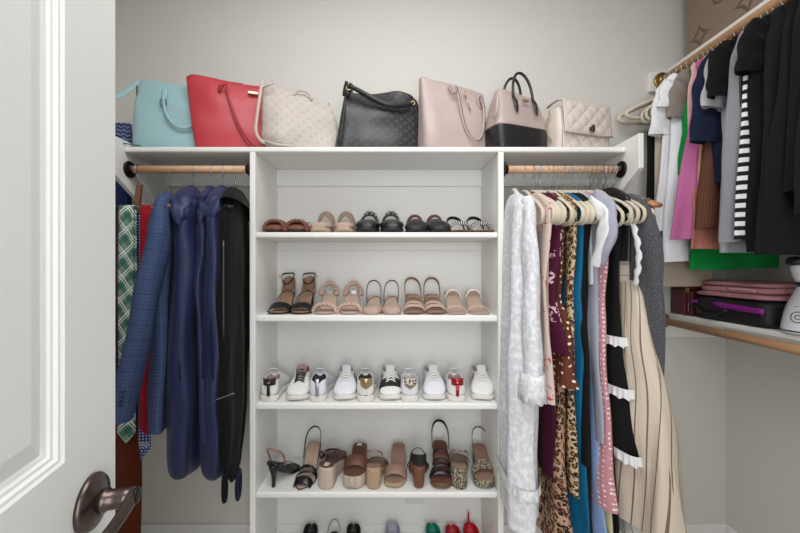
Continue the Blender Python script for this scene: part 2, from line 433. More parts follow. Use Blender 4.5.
def make_hanger(label, m, half=.205, kind='velvet', group=None, hook_top=RR, short=0.0):
    t = thing('clothes_hanger', label, 'hanger', (0, 0, 0), 0, group)
    hk = [(0, 0, -.10), (0, 0, -.048), (0, 0, -.036)]
    hk = []
    r = hook_top+.003
    for k in range(13):
        a = -PI*.35+(PI*1.35)*k/12
        hk.append((-math.cos(a)*r*-1, 0, math.sin(a)*r))
    # hook from open end, over rod, then straight down
    path = [(math.cos(PI*1.25-PI*1.25*k/12)*r, 0, math.sin(PI*1.25-PI*1.25*k/12)*r) for k in range(13)]
    path = path+[(r*.8, 0, -.018), (.004, 0, -.034), (0, 0, -.045), (0, 0, -.10+short)]
    MB().tube(path, .0017, 8, up=(0, 1, 0)).build('hook', M_steel, t)
    if kind == 'velvet':
        MB().tube([(a, b, c+short) for a, b, c in loop_pts(half, -.088, .098, -.236, .024)], .0062, 8, True, sq=(1.15, .75), up=(0, 1, 0)).build('body', m, t)
    elif kind == 'plastic':
        MB().tube(loop_pts(half, -.085, .09, -.205, .03), .0085, 10, True, up=(0, 1, 0)).build('body', m, t)
    else:
        mb = MB(); rings = []
        for k in range(21):
            u = -1+2*k/20; x = u*half; z = -.105-.075*abs(u)**1.4; hh = .014-.004*abs(u); tt = .007+.013*abs(u)**3
            y = .012*u*u
            rings.append([(x, y+tt*math.cos(a), z+hh*math.sin(a)) for a in [2*PI*i/12 for i in range(12)]])
        mb.loft(rings); mb.build('body', m, t)
    return t
HPROTO = {}
def put_hanger(x, y, z, rz, label, kind='velvet', m=None, group=None, half=.205, short=0.0, tilt=0.0):
    key = (kind, m.name if m else 'c', half, label)
    key0 = (kind, m.name if m else 'c', round(half, 2), short)
    if key0 not in HPROTO:
        o = make_hanger(label, m or M_cream, half, kind, group, short=short); HPROTO[key0] = o
    else: o = copy_tree(HPROTO[key0])
    o.location = (x, y, z); o.rotation_euler = (0, tilt, rz); o['label'] = label
    if group: o['group'] = group
    elif 'group' in o: del o['group']
    return o

# ------------------------------------------------------------ garments
def ring_pts(hf, hb_, T, z, n, A, k, ph, seed, wob=0.0, yoff=0.0, pw=.75):
    out = []
    for i in range(n):
        a = 2*PI*i/n; c, s = math.cos(a), math.sin(a)
        x = (hf if c > 0 else hb_)*(abs(c)**.8)*(1 if c > 0 else -1)
        y = T*(abs(s)**pw)*(1 if s > 0 else -1)
        y += A*math.sin(k*x+ph+1.1*math.sin(2.3*z+seed))+.4*A*math.sin(2.1*k*x-ph*1.7+3*z)
        x += .35*A*math.sin(9*z+seed+s*2)
        q = noise.noise(Vector((x*9+seed, y*9, z*5)))
        y += wob*q
        out.append((x, y+yoff, z))
    return out
def body_mesh(prof, n=40, A=.008, k=38, seed=0.0, wob=.012, top=.01, hem=0.0, dz=.03, pucker=None):
    """prof rows: (z, half_front, half_back, T, yoff)"""
    z0, z1 = prof[0][0], prof[-1][0]
    rings = []; zs = []
    z = z0
    while z > z1+.001:
        zs.append(z); z -= (.012 if z0-z < .1 else dz)
    zs.append(z1)
    tab = [(-r[0], *r[1:]) for r in prof]
    for z in zs:
        hf, hb_, T, yo = smi(tab, -z)
        g = sm((z0-z)/.35)
        rr = ring_pts(hf, hb_, T, z, n, A*g+A*.15, k, seed*2.1, seed, wob*g, yo)
        if pucker and z0-z < pucker:
            rr = [(x, y+(.012*noise.noise(Vector((x*22+seed, z*38, seed)))) * (1 if y > yo else -1), zz+.004*noise.noise(Vector((x*30, z*40, 1)))) for x, y, zz in rr]
        if hem and z == z1:
            rr = [(x, y, zz+hem*math.sin(9*x+seed)+.4*hem*math.sin(23*x)) for x, y, zz in rr]
        rings.append(rr)
    m = MB(); m.loft(rings, True, True, False)
    # inner face of the hem so the garment reads as cloth from below
    last = rings[-1]; yo = prof[-1][4]
    inner = [(x*.985, (y-yo)*.7+yo, z+.03) for x, y, z in last]
    m.loft([last, inner], True, False, True)
    return m
def sleeve_mesh(path, wid, thk, seed=0.0, n=18, A=.004, cap_end=False):
    """path list of (x,y,z); cross section wide in x-ish plane, thin in y"""
    P = []
    m_ = 22
    for i in range(m_):
        t = i/(m_-1)*(len(path)-1); k = min(int(t), len(path)-2); f = t-k
        P.append(Vector(path[k]).lerp(Vector(path[k+1]), f))
    rings = []
    for i, p in enumerate(P):
        u = i/(m_-1); w = interp(wid, u)/2; th = interp(thk, u)/2
        a = P[max(i-1, 0)]; b = P[min(i+1, m_-1)]; t = (b-a).normalized(); side = t.cross(Vector((0, 1, 0))).normalized(); yv = t.cross(side).normalized()
        r = []
        for j in range(n):
            an = 2*PI*j/n; q = 1+.1*noise.noise(Vector((math.cos(an)*2+seed, math.sin(an)*2, u*9)))
            r.append(p+side*w*math.cos(an)*q+yv*th*math.sin(an)*q+yv*A*math.sin(u*17+seed+2*math.cos(an)))
        rings.append(r)
    c = sum(rings[-1], Vector())/n; d = (P[-1]-P[-2]).normalized()
    inner = [c+(p-c)*.85-d*.02 for p in rings[-1]]
    m = MB(); m.loft(rings, True, True, False); m.loft([rings[-1], inner], True, False, True)
    return m, rings
def ruffle_mesh(hf, hb_, T, z, h, yo, n=120, amp=.007, k=16, flare=.01):
    rings = []
    for q in range(4):
        u = q/3; r = []
        for i in range(n):
            a = 2*PI*i/n; c, s = math.cos(a), math.sin(a)
            o = amp*u*math.sin(k*a)+flare*u+.003
            x = ((hf if c > 0 else hb_)+o)*(abs(c)**.8)*(1 if c > 0 else -1); y = (T+o)*(abs(s)**.75)*(1 if s > 0 else -1)
            r.append((x, y+yo, z-h*u+.004*u*math.sin(k*a*.5+1)))
        rings.append(r)
    m = MB(); m.loft(rings, True, False, False); return m
CENTER = {'x': 0}
def garment(name, label, cat, loc, rz, prof, mat, A=.008, k=38, seed=0.0, wob=.012, sleeves=None, hem=.004, group=None, pucker=None, sub=1, n=40):
    t = thing(name, label, cat, loc, rz, group)
    body_mesh(prof, n, A, k, seed, wob, hem=hem, pucker=pucker).build('body', mat, t, sub=sub)
    for sl in (sleeves or []):
        m, rr = sleeve_mesh(sl['path'], sl['w'], sl['t'], seed+sl['path'][0][0]*5, A=sl.get('A', .004))
        s = m.build('sleeve', sl.get('mat', mat), t, sub=1)
        if sl.get('cuff'):
            P = rr[-3:]; c = [[q+(q-sum(r, Vector())/len(r)).normalized()*.0025 for q in r] for r in P]
            cm = MB(); cm.loft(c, True, False, False); cm.build('cuff', sl['cuff'], s, solid=.003)
    return t

def sleeveless(top, hem_z, w0=.15, w1=.18, T=.022, T1=None, yo=0.0, yo1=None, wb=None, wf1=None):
    T1 = T if T1 is None else T1; yo1 = yo if yo1 is None else yo1
    wb = wb or w0; wf1 = wf1 or w1
    return [(top, .05, .05, .012, yo), (top-.02, .10, .10, T*.7, yo), (top-.055, w0*.95, wb*.95, T, yo), (top-.09, w0, wb, T, yo), (top-.25, w0*.93, wb*.93, T, yo),
            (top-.42, w0*.88, wb*.88, T, lerp(yo, yo1, .3)), (hem_z, wf1, w1 if wf1 is None else min(w1, .2), T1, yo1)]

# ---- right bay: dresses. local +x points at the camera, so rz = -90deg ; local y -> world +x
RB = -PI/2
def bay(x, yaw=0.0): return (x, RY, RZ), RB+math.radians(yaw)
def hz(py, D): return ZP(py, D)-RZ
HL = 'cream velvet hanger crowded on the dress rod right of the shoe shelves'
HG = 'cream velvet hangers on the dress rod'
M_lace = lace('white_lace', '#eff0f7'); M_whitecot = fabric('white_cotton', '#e9eaf0', .85, .04)
M_lacecuff = lace('white_lace_cuff', '#eef0f5', 60)
# white lace dress
(loc, rz) = bay(.49, -8)
put_hanger(.49, RY, RZ, rz, 'chunky white plastic hanger at the left end of the dress rod', 'plastic', M_whitepl, half=.2)
t = garment('lace_dress', 'long white lace dress with full sleeves hanging beside the shoe shelves', 'dress', loc, rz,
    [(-.105, .06, .05, .014, 0), (-.125, .12, .1, .026, 0), (-.165, .19, .17, .038, 0), (-.25, .20, .17, .042, 0), (-.5, .21, .17, .044, 0), (-.75, .23, .18, .05, 0.0), (-1.3, .25, .19, .062, 0.0)],
    M_lace, A=.012, k=46, seed=1.3)
m, rr = sleeve_mesh([(.18, .012, -.145), (.225, .012, -.30), (.24, .014, -.55), (.24, .016, -.80)], [(0, .05), (.15, .09), (.8, .085), (1, .10)], [(0, .04), (.3, .048), (1, .065)], 2.0)
s = m.build('sleeve', M_lace, t, sub=1)
# scalloped cuff
cr = []
for q in range(4):
    u = q/3; cr.append([(.24+(.052+.008*u)*math.cos(a), .016+(.036+.008*u)*math.sin(a), -.75-.085*u-.010*u*abs(math.sin(a*5))) for a in [2*PI*i/60 for i in range(60)]])
MB().loft(cr, True, False, False).build('lace_cuff', M_lacecuff, s, solid=.003)
# inset lace band
for zz, hh in ((-1.15, .035),):
    ruffle_mesh(.25, .19, .066, zz, hh, 0, amp=.002, flare=.003, k=20).build('lace_band', M_lacecuff, t)
(loc, rz) = bay(.545, -4)
GR = [  # x, kind ... plain specs for the dresses between
]
M_cfl = floral('cream_floral', '#d9c5bb', '#c85f66', '#b48d84', 9, .22)
M_bur = floral('burgundy_floral', '#48142e', '#d9b8c4', '#c9a4b4', 7, .30)
M_burp = fabric('burgundy', '#43122b', .8, .1)
M_brpol = polka('brown_polka', '#623526', '#e9dccb', 42, .2)
M_leo = leopard('leopard_tan', '#d2b894', '#9c7048', '#2a1b14', 60)
M_leo2 = leopard('leopard_brown', '#b8937a', '#7c4c33', '#20130e', 58)
M_teal = fabric('teal_jersey', '#11648c', .7, .1)
M_blk = fabric('black_cloth', '#121214', .8, .15); M_blk2 = fabric('soft_black_knit', '#18181a', .9, .15)
M_lav = fabric('lavender_grey_knit', '#a5a7b8', .9, .06)
M_gry = fabric('marled_grey', '#8f909a', .9, .1)
M_ppol = polka('pink_polka', '#c58b95', '#f2e4e4', 60, .24)
M_cplaid = plaid('cream_plaid', '#d8cdbd', [(.042, .07, .1, '#6d5f56', .8)])
M_cstripe = stripes('cream_stripe', '#d6c9b8', '#7f6c5e', .042, .13, -.13, 'h')
M_wstripe = stripes('white_thin_stripe', '#e5e2da', '#8a8c8c', .03, .1, .2, 'h')
M_tweed = tweed('charcoal_tweed', '#2c2d31', '#6c6d73', 240)
M_leather = plain('black_leather', '#17171a', .3, bs=200, bst=.2)
M_wht = fabric('white_jersey', '#e6e7ea', .85, .04)
M_blue = fabric('pale_blue_shirting', '#8da7d6', .8, .06)
M_yel = floral('yellow_print', '#c9c39a', '#3b3c32', '#7c7b58', 26, .3)

def dress(x, yaw, hem_px, Dh, mat, label, name='dress', w0=.15, wf1=.2, T=.02, T1=.024, seed=1, A=.007, hang=True, hangkind='velvet', hm=None, hl=None, cat='dress', top=-.10, yo1=0.0, k=36):
    (loc, rz) = bay(x, yaw)
    hem = hz(hem_px, Dh)
    if hang: put_hanger(x, RY, RZ, rz, hl or HL, hangkind, hm, None if hl else HG)
    return garment(name, label, cat, loc, rz, sleeveless(top, hem, w0, .19, T, T1, 0, yo1, wf1=wf1), mat, A=A, seed=seed, k=k)

dress(.566, -1, 402, 1.25, M_cfl, 'cream dress with red flowers hanging next to the white lace dress', w0=.19, wf1=.215, T=.02, seed=2, T1=.024)
dress(.583, 0, 485, 1.25, M_burp, 'long plain burgundy dress showing low between lace and leopard', w0=.13, wf1=.175, seed=9, T1=.014)
t = dress(.600, 0, 355, 1.24, M_bur, 'burgundy dress with pale branch flowers, right of the cream floral dress', w0=.165, wf1=.20, T=.026, T1=.022, seed=3)
t = dress(.625, 0, 386, 1.24, M_brpol, 'brown dress with white polka dots and angled hem', w0=.135, wf1=.238, T=.014, T1=.045, seed=4, hang=True)
t = dress(.612, 0, 560, 1.24, M_leo2, 'long brown leopard print skirt reaching toward the floor', name='skirt', cat='skirt', w0=.11, wf1=.225, T=.015, T1=.045, seed=5, hang=False)
t = dress(.664, 0, 505, 1.24, M_leo, 'tan leopard print dress hanging left of the teal dress', w0=.165, wf1=.175, T=.016, T1=.018, seed=6)
t = dress(.682, 0, 560, 1.24, M_teal, 'plain teal blue jersey dress on the crowded rod', w0=.17, wf1=.18, T=.017, T1=.015, seed=7)
t = dress(.70, 0, 470, 1.24, M_blk, 'slim black dress right beside the teal dress', w0=.17, wf1=.19, T=.016, T1=.02, seed=8)
t = dress(.72, 0, 560, 1.24, M_blk2, 'long soft black knit dress behind the grey knit sleeve', w0=.16, wf1=.175, T=.018, T1=.02, seed=8.5)
# lavender knit with draped white lined sleeve
(loc, rz) = bay(.745, 0)
put_hanger(.745, RY, RZ, rz, HL, 'velvet', None, HG)
t = garment('knit_cardigan', 'long lavender grey knit cardigan with drooping cap sleeve', 'cardigan', loc, rz, sleeveless(-.10, hz(446, 1.23), .15, .17, .018, .016, wf1=.195), M_lav, seed=10,
    sleeves=[dict(path=[(.13, 0, -.125), (.215, -.006, -.20), (.235, -.014, -.28), (.20, -.022, -.38)], w=[(0, .05), (.4, .10), (.8, .09), (1, .05)], t=[(0, .03), (.5, .04), (1, .028)])])
(loc, rz) = bay(.727, 0)
put_hanger(.727, RY, RZ, rz, HL, 'velvet', None, HG)
t = garment('top', 'white sleeveless top with rounded armhole between black and grey knits', 'top', loc, rz, sleeveless(-.10, hz(285, 1.23), .14, .16, .012, .01, wf1=.13), M_wht, seed=10.5,
    sleeves=[dict(path=[(.13, 0, -.15), (.235, -.008, -.22), (.235, -.014, -.28), (.20, -.02, -.39)], w=[(0, .05), (.5, .06), (1, .04)], t=[(0, .02), (.5, .02), (1, .02)])])
t = dress(.775, 0, 515, 1.22, M_ppol, 'dusty pink dress with white polka dots', w0=.15, wf1=.225, T=.018, T1=.035, seed=11, yo1=-.012)
for nm, x, hem, m_, lab, w in (('shirt', .745, 560, M_blue, 'pale blue shirt tail showing below the pink polka dot hem', .2), ('skirt', .765, 560, M_yel, 'yellow printed skirt hem showing under the pink polka dot dress', .2), ('trousers', .79, 560, M_blk, 'black trouser leg right of the yellow printed hem', .2)):
    (loc, rz) = bay(x, 0); hh = hz(hem, 1.24)
    garment(nm, lab, nm, loc, rz, [(-.35, .05, .05, .006, 0), (-.37, .09, .09, .006, 0), (-.8, .10, .10, .008, 0), (-.9, .15, .12, .012, 0), (hh, w*1.05, .16, .014, 0)], m_, seed=x*20, A=.003)
# black tiered with white ruffles
(loc, rz) = bay(.83, 2)
put_hanger(.825, RY, RZ, rz, HL, 'velvet', None, HG)
hemz = hz(462, 1.22)
prof = sleeveless(-.10, hemz, .15, .19, .022, .032, wf1=.225)
t = garment('tiered_dress', 'black tiered dress trimmed with white ruffle bands', 'dress', loc, rz, prof, M_blk2, seed=12)
tab = [(-r[0], *r[1:]) for r in prof]
for py in (346, 398, 461):
    z = hz(py-5, 1.22); hf, hb_, T, yo = smi(tab, -z)
    ruffle_mesh(hf+.012, hb_+.004, T+.012, z, .034, yo, amp=.005, k=30, flare=.004).build('ruffle', M_wht, t, sub=1)
# leather jacket
(loc, rz) = bay(.853, 1)
put_hanger(.853, RY, RZ, rz, HL, 'velvet', None, HG)
garment('leather_jacket', 'short black leather jacket collar among the cream hangers', 'jacket', loc, rz, sleeveless(-.08, hz(262, 1.25), .16, .18, .02, .018, wf1=.17), M_leather, seed=13, A=.01)
# cream plaid top with diagonal stripe skirt
(loc, rz) = bay(.872, 2)
put_hanger(.872, RY, RZ, rz, HL, 'velvet', None, HG)
t = thing('striped_dress', 'cream dress with plaid bodice and long diagonally striped skirt', 'dress', loc, rz)
body_mesh(sleeveless(-.13, -.46, .16, .165, .022, .026, wf1=.175), 40, .006, 36, 4.0).build('bodice', M_cplaid, t, sub=1)
body_mesh([(-.44, .165, .15, .024, 0), (-.5, .19, .165, .034, 0), (-.8, .26, .19, .058, 0.01), (-1.06, .31, .2, .075, .02), (-1.3, .34, .2, .09, .03)], 48, .012, 40, 5.0, hem=.006).build('skirt', M_cstripe, t, sub=1)
m = MB(); pth = [(.155+.05*math.sin(u*PI*.8), -.022, -.20-.26*u) for u in [i/16 for i in range(17)]]
m.ribbon([(x, y+.003*math.sin(i*2.2), z) for i, (x, y, z) in enumerate(pth)], [(.5, -1, 0)]*17, [.018+.006*math.sin(i*2.1) for i in range(17)], .004); m.build('frill', M_wht, t)
dress(.898, 3, 560, 1.2, M_wstripe, 'white dress with thin grey stripes flaring behind the cream skirt', w0=.12, wf1=.285, T=.014, T1=.05, seed=15, hang=True)
(loc, rz) = bay(.91, 4)
# charcoal coat
put_hanger(.89, RY, RZ, rz, 'light wooden hanger carrying the charcoal tweed coat', 'wood', M_hwood2, half=.215)
t = garment('tweed_coat', 'charcoal tweed coat at the right end of the dress rod', 'coat', (.89, RY, RZ), rz, [(-.11, .08, .08, .018, .0), (-.13, .14, .12, .024, 0), (-.17, .19, .19, .03, 0), (-.5, .195, .19, .03, .0), (hz(372, 1.24), .20, .19, .030, 0)], M_tweed, seed=14,
    sleeves=[dict(path=[(.16, .0, -.15), (.195, .004, -.30), (.21, .008, -.5), (.205, .014, hz(412, 1.22))], w=[(0, .06), (.3, .08), (1, .055)], t=[(0, .04), (.4, .05), (1, .036)])])
# extra empty cream hangers in the crowd
for x in (.532, .57, .595, .647, .693, .712, .76, .79, .808, .858):
    put_hanger(x, RY, RZ, RB+math.radians(random.uniform(-5, 4)), HL, 'velvet', None, HG, tilt=random.uniform(0, .06))

# ---- left bay
M_navybag = fabric('navy_satin', '#202950', .45, .15, 900, .15, .05, .4); M_navydk = fabric('navy_dark', '#161a35', .6, .1)
M_blackbag = fabric('black_canvas', '#111113', .8, .12); M_blz = plaid('blue_check_wool', '#3b4a6e', [(.012, .2, 0, '#4e6088', .6), (.05, .05, .3, '#232e48', .6)])
LB = -PI/2
def navybag(x, yaw, T, seed, label, hem, half=.2):
    put_hanger(x, RY, RZ, LB+math.radians(yaw), 'dark hanger carrying the '+label.split(' bag')[0]+' bag', 'wood', M_hdark, half=.17)
    t = garment('garment_bag', label, 'garment bag', (x, RY, RZ), LB+math.radians(yaw),
        [(-.075, .035, .035, .012, 0), (-.095, .09, .09, T*.7, 0), (-.13, .16, .15, T*.95, 0), (-.19, half, .185, T, 0), (-.55, half+.005, .19, T*1.02, 0), (hem+.12, half, .19, T*1.1, 0), (hem+.04, half*.92, .18, T*.95, 0), (hem+.015, half*.8, .15, T*.7, 0), (hem, half*.55, .12, T*.35, 0)],
        M_navybag, A=.010, k=26, seed=seed, wob=.022, pucker=.2, hem=0, n=48)
    MB().tube([(.0+half*1.0*math.sin(u*PI*.5)+.004, .0+.004*math.sin(u*20), -.085-.06*u-.65*u*u) for u in [i/24 for i in range(25)]], .003, 6).build('piping', M_navydk, t)
    m = MB(); rings = []
    for q in range(19):   # puckered shoulder cape
        u = q/18; r = []
        for i in range(72):
            a = 2*PI*i/72; c, s = math.cos(a), math.sin(a)
            hf = lerp(.04, half+.006, sm(u*1.3)); T_ = lerp(.014, T+.004, sm(u*1.5))
            X = hf*(abs(c)**.8)*(1 if c > 0 else -1); Y = T_*(abs(s)**.75)*(1 if s > 0 else -1); Z = -.07-.16*u**1.2-.016*u*math.sin(5*a+seed)
            g = 1+min(1, u*2)*(.55*noise.noise(Vector((X*16+seed, Y*30+5, Z*34)))+.2*noise.noise(Vector((X*40, Y*40+seed, Z*60))))
            tuck = 1-.25*sm((u-.85)/.15)
            r.append((X*(1+(g-1)*.12)*(1-(1-tuck)*.1), Y*g*tuck, Z))
        rings.append(r)
    m.loft(rings, True, True, False); m.build('shoulder_cape', M_navybag, t, sub=1)
    return t
navybag(-.812, 16, .05, 1.1, 'leftmost navy garment bag with puckered shoulders beside the blue blazer', hz(494, 1.25), .19)
navybag(-.738, 17, .022, 2.2, 'slim middle navy garment bag between the two fuller navy ones', hz(480, 1.26), .175)
navybag(-.69, 15, .042, 3.4, 'rightmost navy garment bag next to the black garment bag', hz(497, 1.25), .19)
# black bag
x = -.64; rz = LB+math.radians(13)
put_hanger(x, RY, RZ, rz, 'dark hanger carrying the black garment bag beside the shelf upright', 'wood', M_hdark, half=.185)
hem = hz(503, 1.25)
t = garment('garment_bag', 'black zipped garment bag hanging against the left shelf upright', 'garment bag', (x, RY, RZ), rz,
    [(-.10, .04, .04, .012, 0), (-.12, .10, .09, .02, 0), (-.15, .16, .15, .03, 0), (-.2, .195, .18, .034, 0), (-.6, .2, .18, .036, 0), (hem+.3, .2, .16, .034, 0), (hem+.1, .16, .12, .026, 0), (hem, .08, .08, .014, 0)], M_blackbag, A=.006, seed=6, wob=.012, hem=0)
m = MB(); m.ribbon([(.206, .0, -.30-.35*u) for u in [i/8 for i in range(9)]], (1, 0, 0), .006, .002); m.build('zipper', plain('zip_grey', '#4a4a4e', .3, .7), t)
m = MB(); rings = []
for q in range(6):
    u = q/5; r = []
    for i in range(32):
        a = 2*PI*i/32; c, s = math.cos(a), math.sin(a)
        r.append((lerp(.05, .225, u)*c*(1 if c > 0 else .8), lerp(.018, .05, u)*s+.012*u, -.085-.085*u**1.5+.016*u*c))
    rings.append(r)
m.loft(rings, True, True, False); m.build('shoulder_flap', M_blackbag, t, solid=.004, sub=1)
m = MB(); m.ribbon([(.204, -.03+.065*u, -.86+.02*u) for u in [i/8 for i in range(9)]], (1, 0, 0), .004, .002); m.build('pocket_zip', plain('zip_silver', '#8a8a8e', .3, .8), t)
m = MB(); m.tube([(.10+.035*math.sin(a), 0.03, hem+.05-.05*(1-math.cos(a))) for a in [2*PI*i/16 for i in range(17)]], .009, 8, sq=(1, .8)); m.build('carry_loop', M_navydk, t)
m = MB(); m.tube([(.14+.02*math.sin(a), -.01, hem+.07-.05*(1-math.cos(a))) for a in [2*PI*i/16 for i in range(17)]], .010, 8, sq=(1, .8)); m.build('carry_loop', M_blackbag, t)
# blazer
x = -.905; rz = LB+math.radians(25)
put_hanger(x, RY, RZ, rz, 'brown wooden hanger carrying the blue checked blazer', 'wood', M_hwood, half=.2)
t = garment('blazer', 'blue checked wool blazer hanging at the left of the navy bags', 'blazer', (x, RY, RZ), rz,
    [(-.10, .06, .06, .02, 0), (-.12, .12, .1, .03, 0), (-.16, .18, .15, .038, 0.0), (-.4, .18, .15, .045, -.01), (hz(434, 1.27), .18, .15, .035, -.02)], M_blz, seed=3, A=.005,
    sleeves=[dict(path=[(.15, .0, -.14), (.205, -.008, -.28), (.228, -.05, -.55), (.232, -.112, hz(414, 1.22))], w=[(0, .08), (.2, .12), (.6, .125), (1, .11)], t=[(0, .05), (.3, .075), (1, .075)], A=.003)])
sl = [c for c in t.children if c.name.startswith('sleeve')][0]
for i in range(4):
    m = MB(); m.disc((.284, -.10+.002*i, hz(402, 1.17)+.014*i), (1, .25, 0), .0065, .004, 16); m.build('button', plain('navy_button', '#1a2342', .3), sl)
# tie hanger with ties
x = -1.035; t = thing('tie_hanger', 'brown wooden tie hanger with chrome bar at the left end of the left rod', 'hanger', (x, RY, RZ), LB)
path = [(math.cos(PI*1.25-PI*1.25*k/12)*.0185, 0, math.sin(PI*1.25-PI*1.25*k/12)*.0185) for k in range(13)]+[(.015, 0, -.018), (.004, 0, -.034), (0, 0, -.06)]
MB().tube(path, .0018, 8, up=(0, 1, 0)).build('hook', M_steel, t)
m = MB(); m.poly_prism([(-.004, -.002, -.06), (.012, -.002, -.06), (.016, -.012, -.18), (-.004, -.012, -.18)], (0, .020, 0)); m.build('body', M_hwood, t, False, bevel=.004)
MB().tube([(.027, -.10, -.152), (.027, .10, -.158)], .003, 8, up=(0, 0, 1)).build('tie_bar', M_steel, t)
M_t1 = plaid('green_plaid_silk', '#7d9a88', [(.085, .3, 0, '#1c5f5c', .6), (.085, .07, .42, '#eef2ef', .95), (.085, .05, .56, '#eef2ef', .9)], .5, True)
M_t2 = fabric('red_silk', '#9b1420', .5, .1); M_t3 = stripes('red_blue_tie', '#7b2334', '#3a456f', .02, .5, 1.0); 
n_ = N('blue_white_tie'); s_ = n_.sep(n_.uv()); a_ = n_.gt(n_.math('SINE', n_.math('MULTIPLY', s_[0], 520.0)), .2); b_ = n_.gt(n_.math('SINE', n_.math('MULTIPLY', s_[1], 520.0)), .0)
M_t4 = n_.fin(n_.mix(n_.math('MULTIPLY', a_, b_), lin('#20347e'), lin('#cfd6ea')), .5)
def tie(label, m, px0, px1, D, top, bot, tilt=0):
    x0, x1 = XP(px0, D), XP(px1, D); w = x1-x0; cx_ = (x0+x1)/2
    zt = CH+.232; zb = ZP(bot, D)
    t = thing('necktie', label, 'tie', (cx_, D, zt))
    L = zt-zb
    def strip(y, L_, seed):
        rows = []
        for i in range(20):
            u = i/19; hw = w/2*lerp(.8, 1.0, u); z = -u*(L_-w*.55); r = []
            for j in range(7):
                v = j/6*2-1
                r.append((v*hw+tilt*u, y+.003*math.sin(3*v+6*u+seed)-.004*(1-v*v), z+.002))
            rows.append(r)
        r = []
        zz = -(L_-w*.55)
        for j in range(7):
            v = j/6*2-1; r.append((v*w/2*.02+tilt, y, zz-w*.55))
        rows.append([(v_[0]*.5+tilt*.5, v_[1], zz-w*.28) for v_ in rows[-1]]); rows.append(r)
        return rows
    m1 = MB(); top_r = [[(v*w*.4, .008*math.cos(a)-.0, .006*math.sin(a)) for v in [j/3-1 for j in range(7)]] for a in [0, PI*.25, PI*.5, PI*.75, PI]]
    m1.loft(top_r[::-1]+[[(p[0], p[1]-.008*0, p[2]) for p in r] for r in strip(.0085, L*.86, 1)][:0], False)
    m1.loft([r for r in strip(-.009, L, 0)], False); m1.loft(strip(.009, L*.86, 1), False)
    m1.build('front_blade', m, t, solid=.0025)
    return t
tie('green, teal and white plaid tie hanging beside the door edge', M_t1, 119, 137, 1.42, 205, 442)
tie('plain red tie behind the wooden tie hanger', M_t2, 141, 154, 1.42, 207, 434)
tie('narrow red and blue striped tie at the door edge', M_t3, 108, 118, 1.42, 207, 420)
tie('blue and white patterned tie with its point showing below the blazer', M_t4, 126, 152, 1.455, 240, 462, .0)
tt = [o for o in bpy.data.objects if o.get('label', '').startswith('blue and white patterned tie')][0]
cu = bpy.data.curves.new('tie_lettering', 'FONT'); cu.body = 'RENTO'; cu.size = .027; cu.align_x = 'CENTER'; cu.extrude = .0004
fo = bpy.data.objects.new('tie_lettering_font', cu); COL.objects.link(fo); bpy.context.view_layer.update()
me = bpy.data.meshes.new_from_object(fo.evaluated_get(bpy.context.evaluated_depsgraph_get())); bpy.data.objects.remove(fo)
me.materials.clear(); me.materials.append(plain('tie_letter_white', '#dfe4f0', .5))
lo = bpy.data.objects.new('lettering', me); COL.objects.link(lo); lo.parent = tt; lo.rotation_euler = (PI/2, 0, 0); lo.location = (.006, -.0145, ZP(447, 1.44)-(CH+.232))
# brown trousers low on the left
t = garment('trousers', 'rust brown trousers hanging low beside the door handle', 'trousers', (-1.10, 1.455, CH+.12), 0, [(0, .06, .06, .01, 0), (-.03, .07, .07, .02, 0), (-.5, .075, .075, .022, 0), (-1.35, .07, .075, .024, 0)], fabric('rust_cloth', '#5e2a17', .85, .1), seed=4)
# jacket on the left wall rod
zr = CH+.5
put_hanger(XL+.2, 1.57, zr, PI+.0, 'cream hanger on the left wall rod behind the door', 'velvet', None, None)
garment('jacket', 'navy patterned jacket glimpsed between the door edge and the left end panel', 'jacket', (XL+.2, 1.57, zr), 0, [(-.10, .06, .06, .02, 0), (-.12, .15, .14, .04, 0), (-.14, .26, .17, .05, 0), (-.5, .28, .18, .05, 0), (-.9, .28, .18, .055, 0)], polka('navy_pin_dot', '#27335f', '#4f5f96', 180, .25), seed=6)

# ---- right wall rod: tops. local +x -> world -X ; rz = PI
RZ2 = CH+.868
def top_g(name, label, D, pxs, pxh, yh, mat, T=.02, sl=0, slpx=None, sly=None, slw=.12, slen=.19, seed=0, cat=None, A=.006, hang=True, kind='velvet', hb_=.17, cuff=None, longs=False, drop=.10, T1=None, wb=.17):
    hf = RX-XP(pxs, D); hh = RX-XP(pxh, D); hem = ZP(yh, D)-RZ2+.0
    if hang: put_hanger(RX, D, RZ2-.002, PI, 'cream velvet hanger carrying the '+label.split(' hanging')[0].split(' with')[0], 'velvet', None, None, half=min(.11, hf*.55), short=.05)
    prof = [(-.052, .045, .045, .016, 0), (-.068, .085, .085, T*.8, 0), (-.105, hf*.8, .14, T, 0), (-.16, hf*.97, wb, T, 0), (-.2, hf, wb, T, 0), (-.45, lerp(hf, hh, .4), wb, T, 0), (hem, hh, wb+.005, T1 or T*1.15, 0)]
    sls = []
    if sl:
        for sg in (1,) if not longs else (1,):
            ex = RX-XP(slpx, D); ez = ZP(sly, D)-RZ2
            sls.append(dict(path=[(hf*.65, -.002, -.085), (hf*.65+(ex-hf*.65)*.5, -.004, lerp(-.085, ez, .4)), (ex-.02, -.006, ez)], w=[(0, .08), (.3, slw*1.05), (1, slw)], t=[(0, .025), (.5, .04), (1, .036)], A=.005, cuff=cuff))
    return garment(name, label, cat or name, (RX, D, RZ2), PI, prof, mat, A=A, seed=seed, sleeves=sls)
M_beige = fabric('beige_cloth', '#b3a698', .85, .08); M_navy = fabric('navy_jersey', '#1a2138', .85, .12); M_green = fabric('kelly_green', '#10893f', .8, .08)
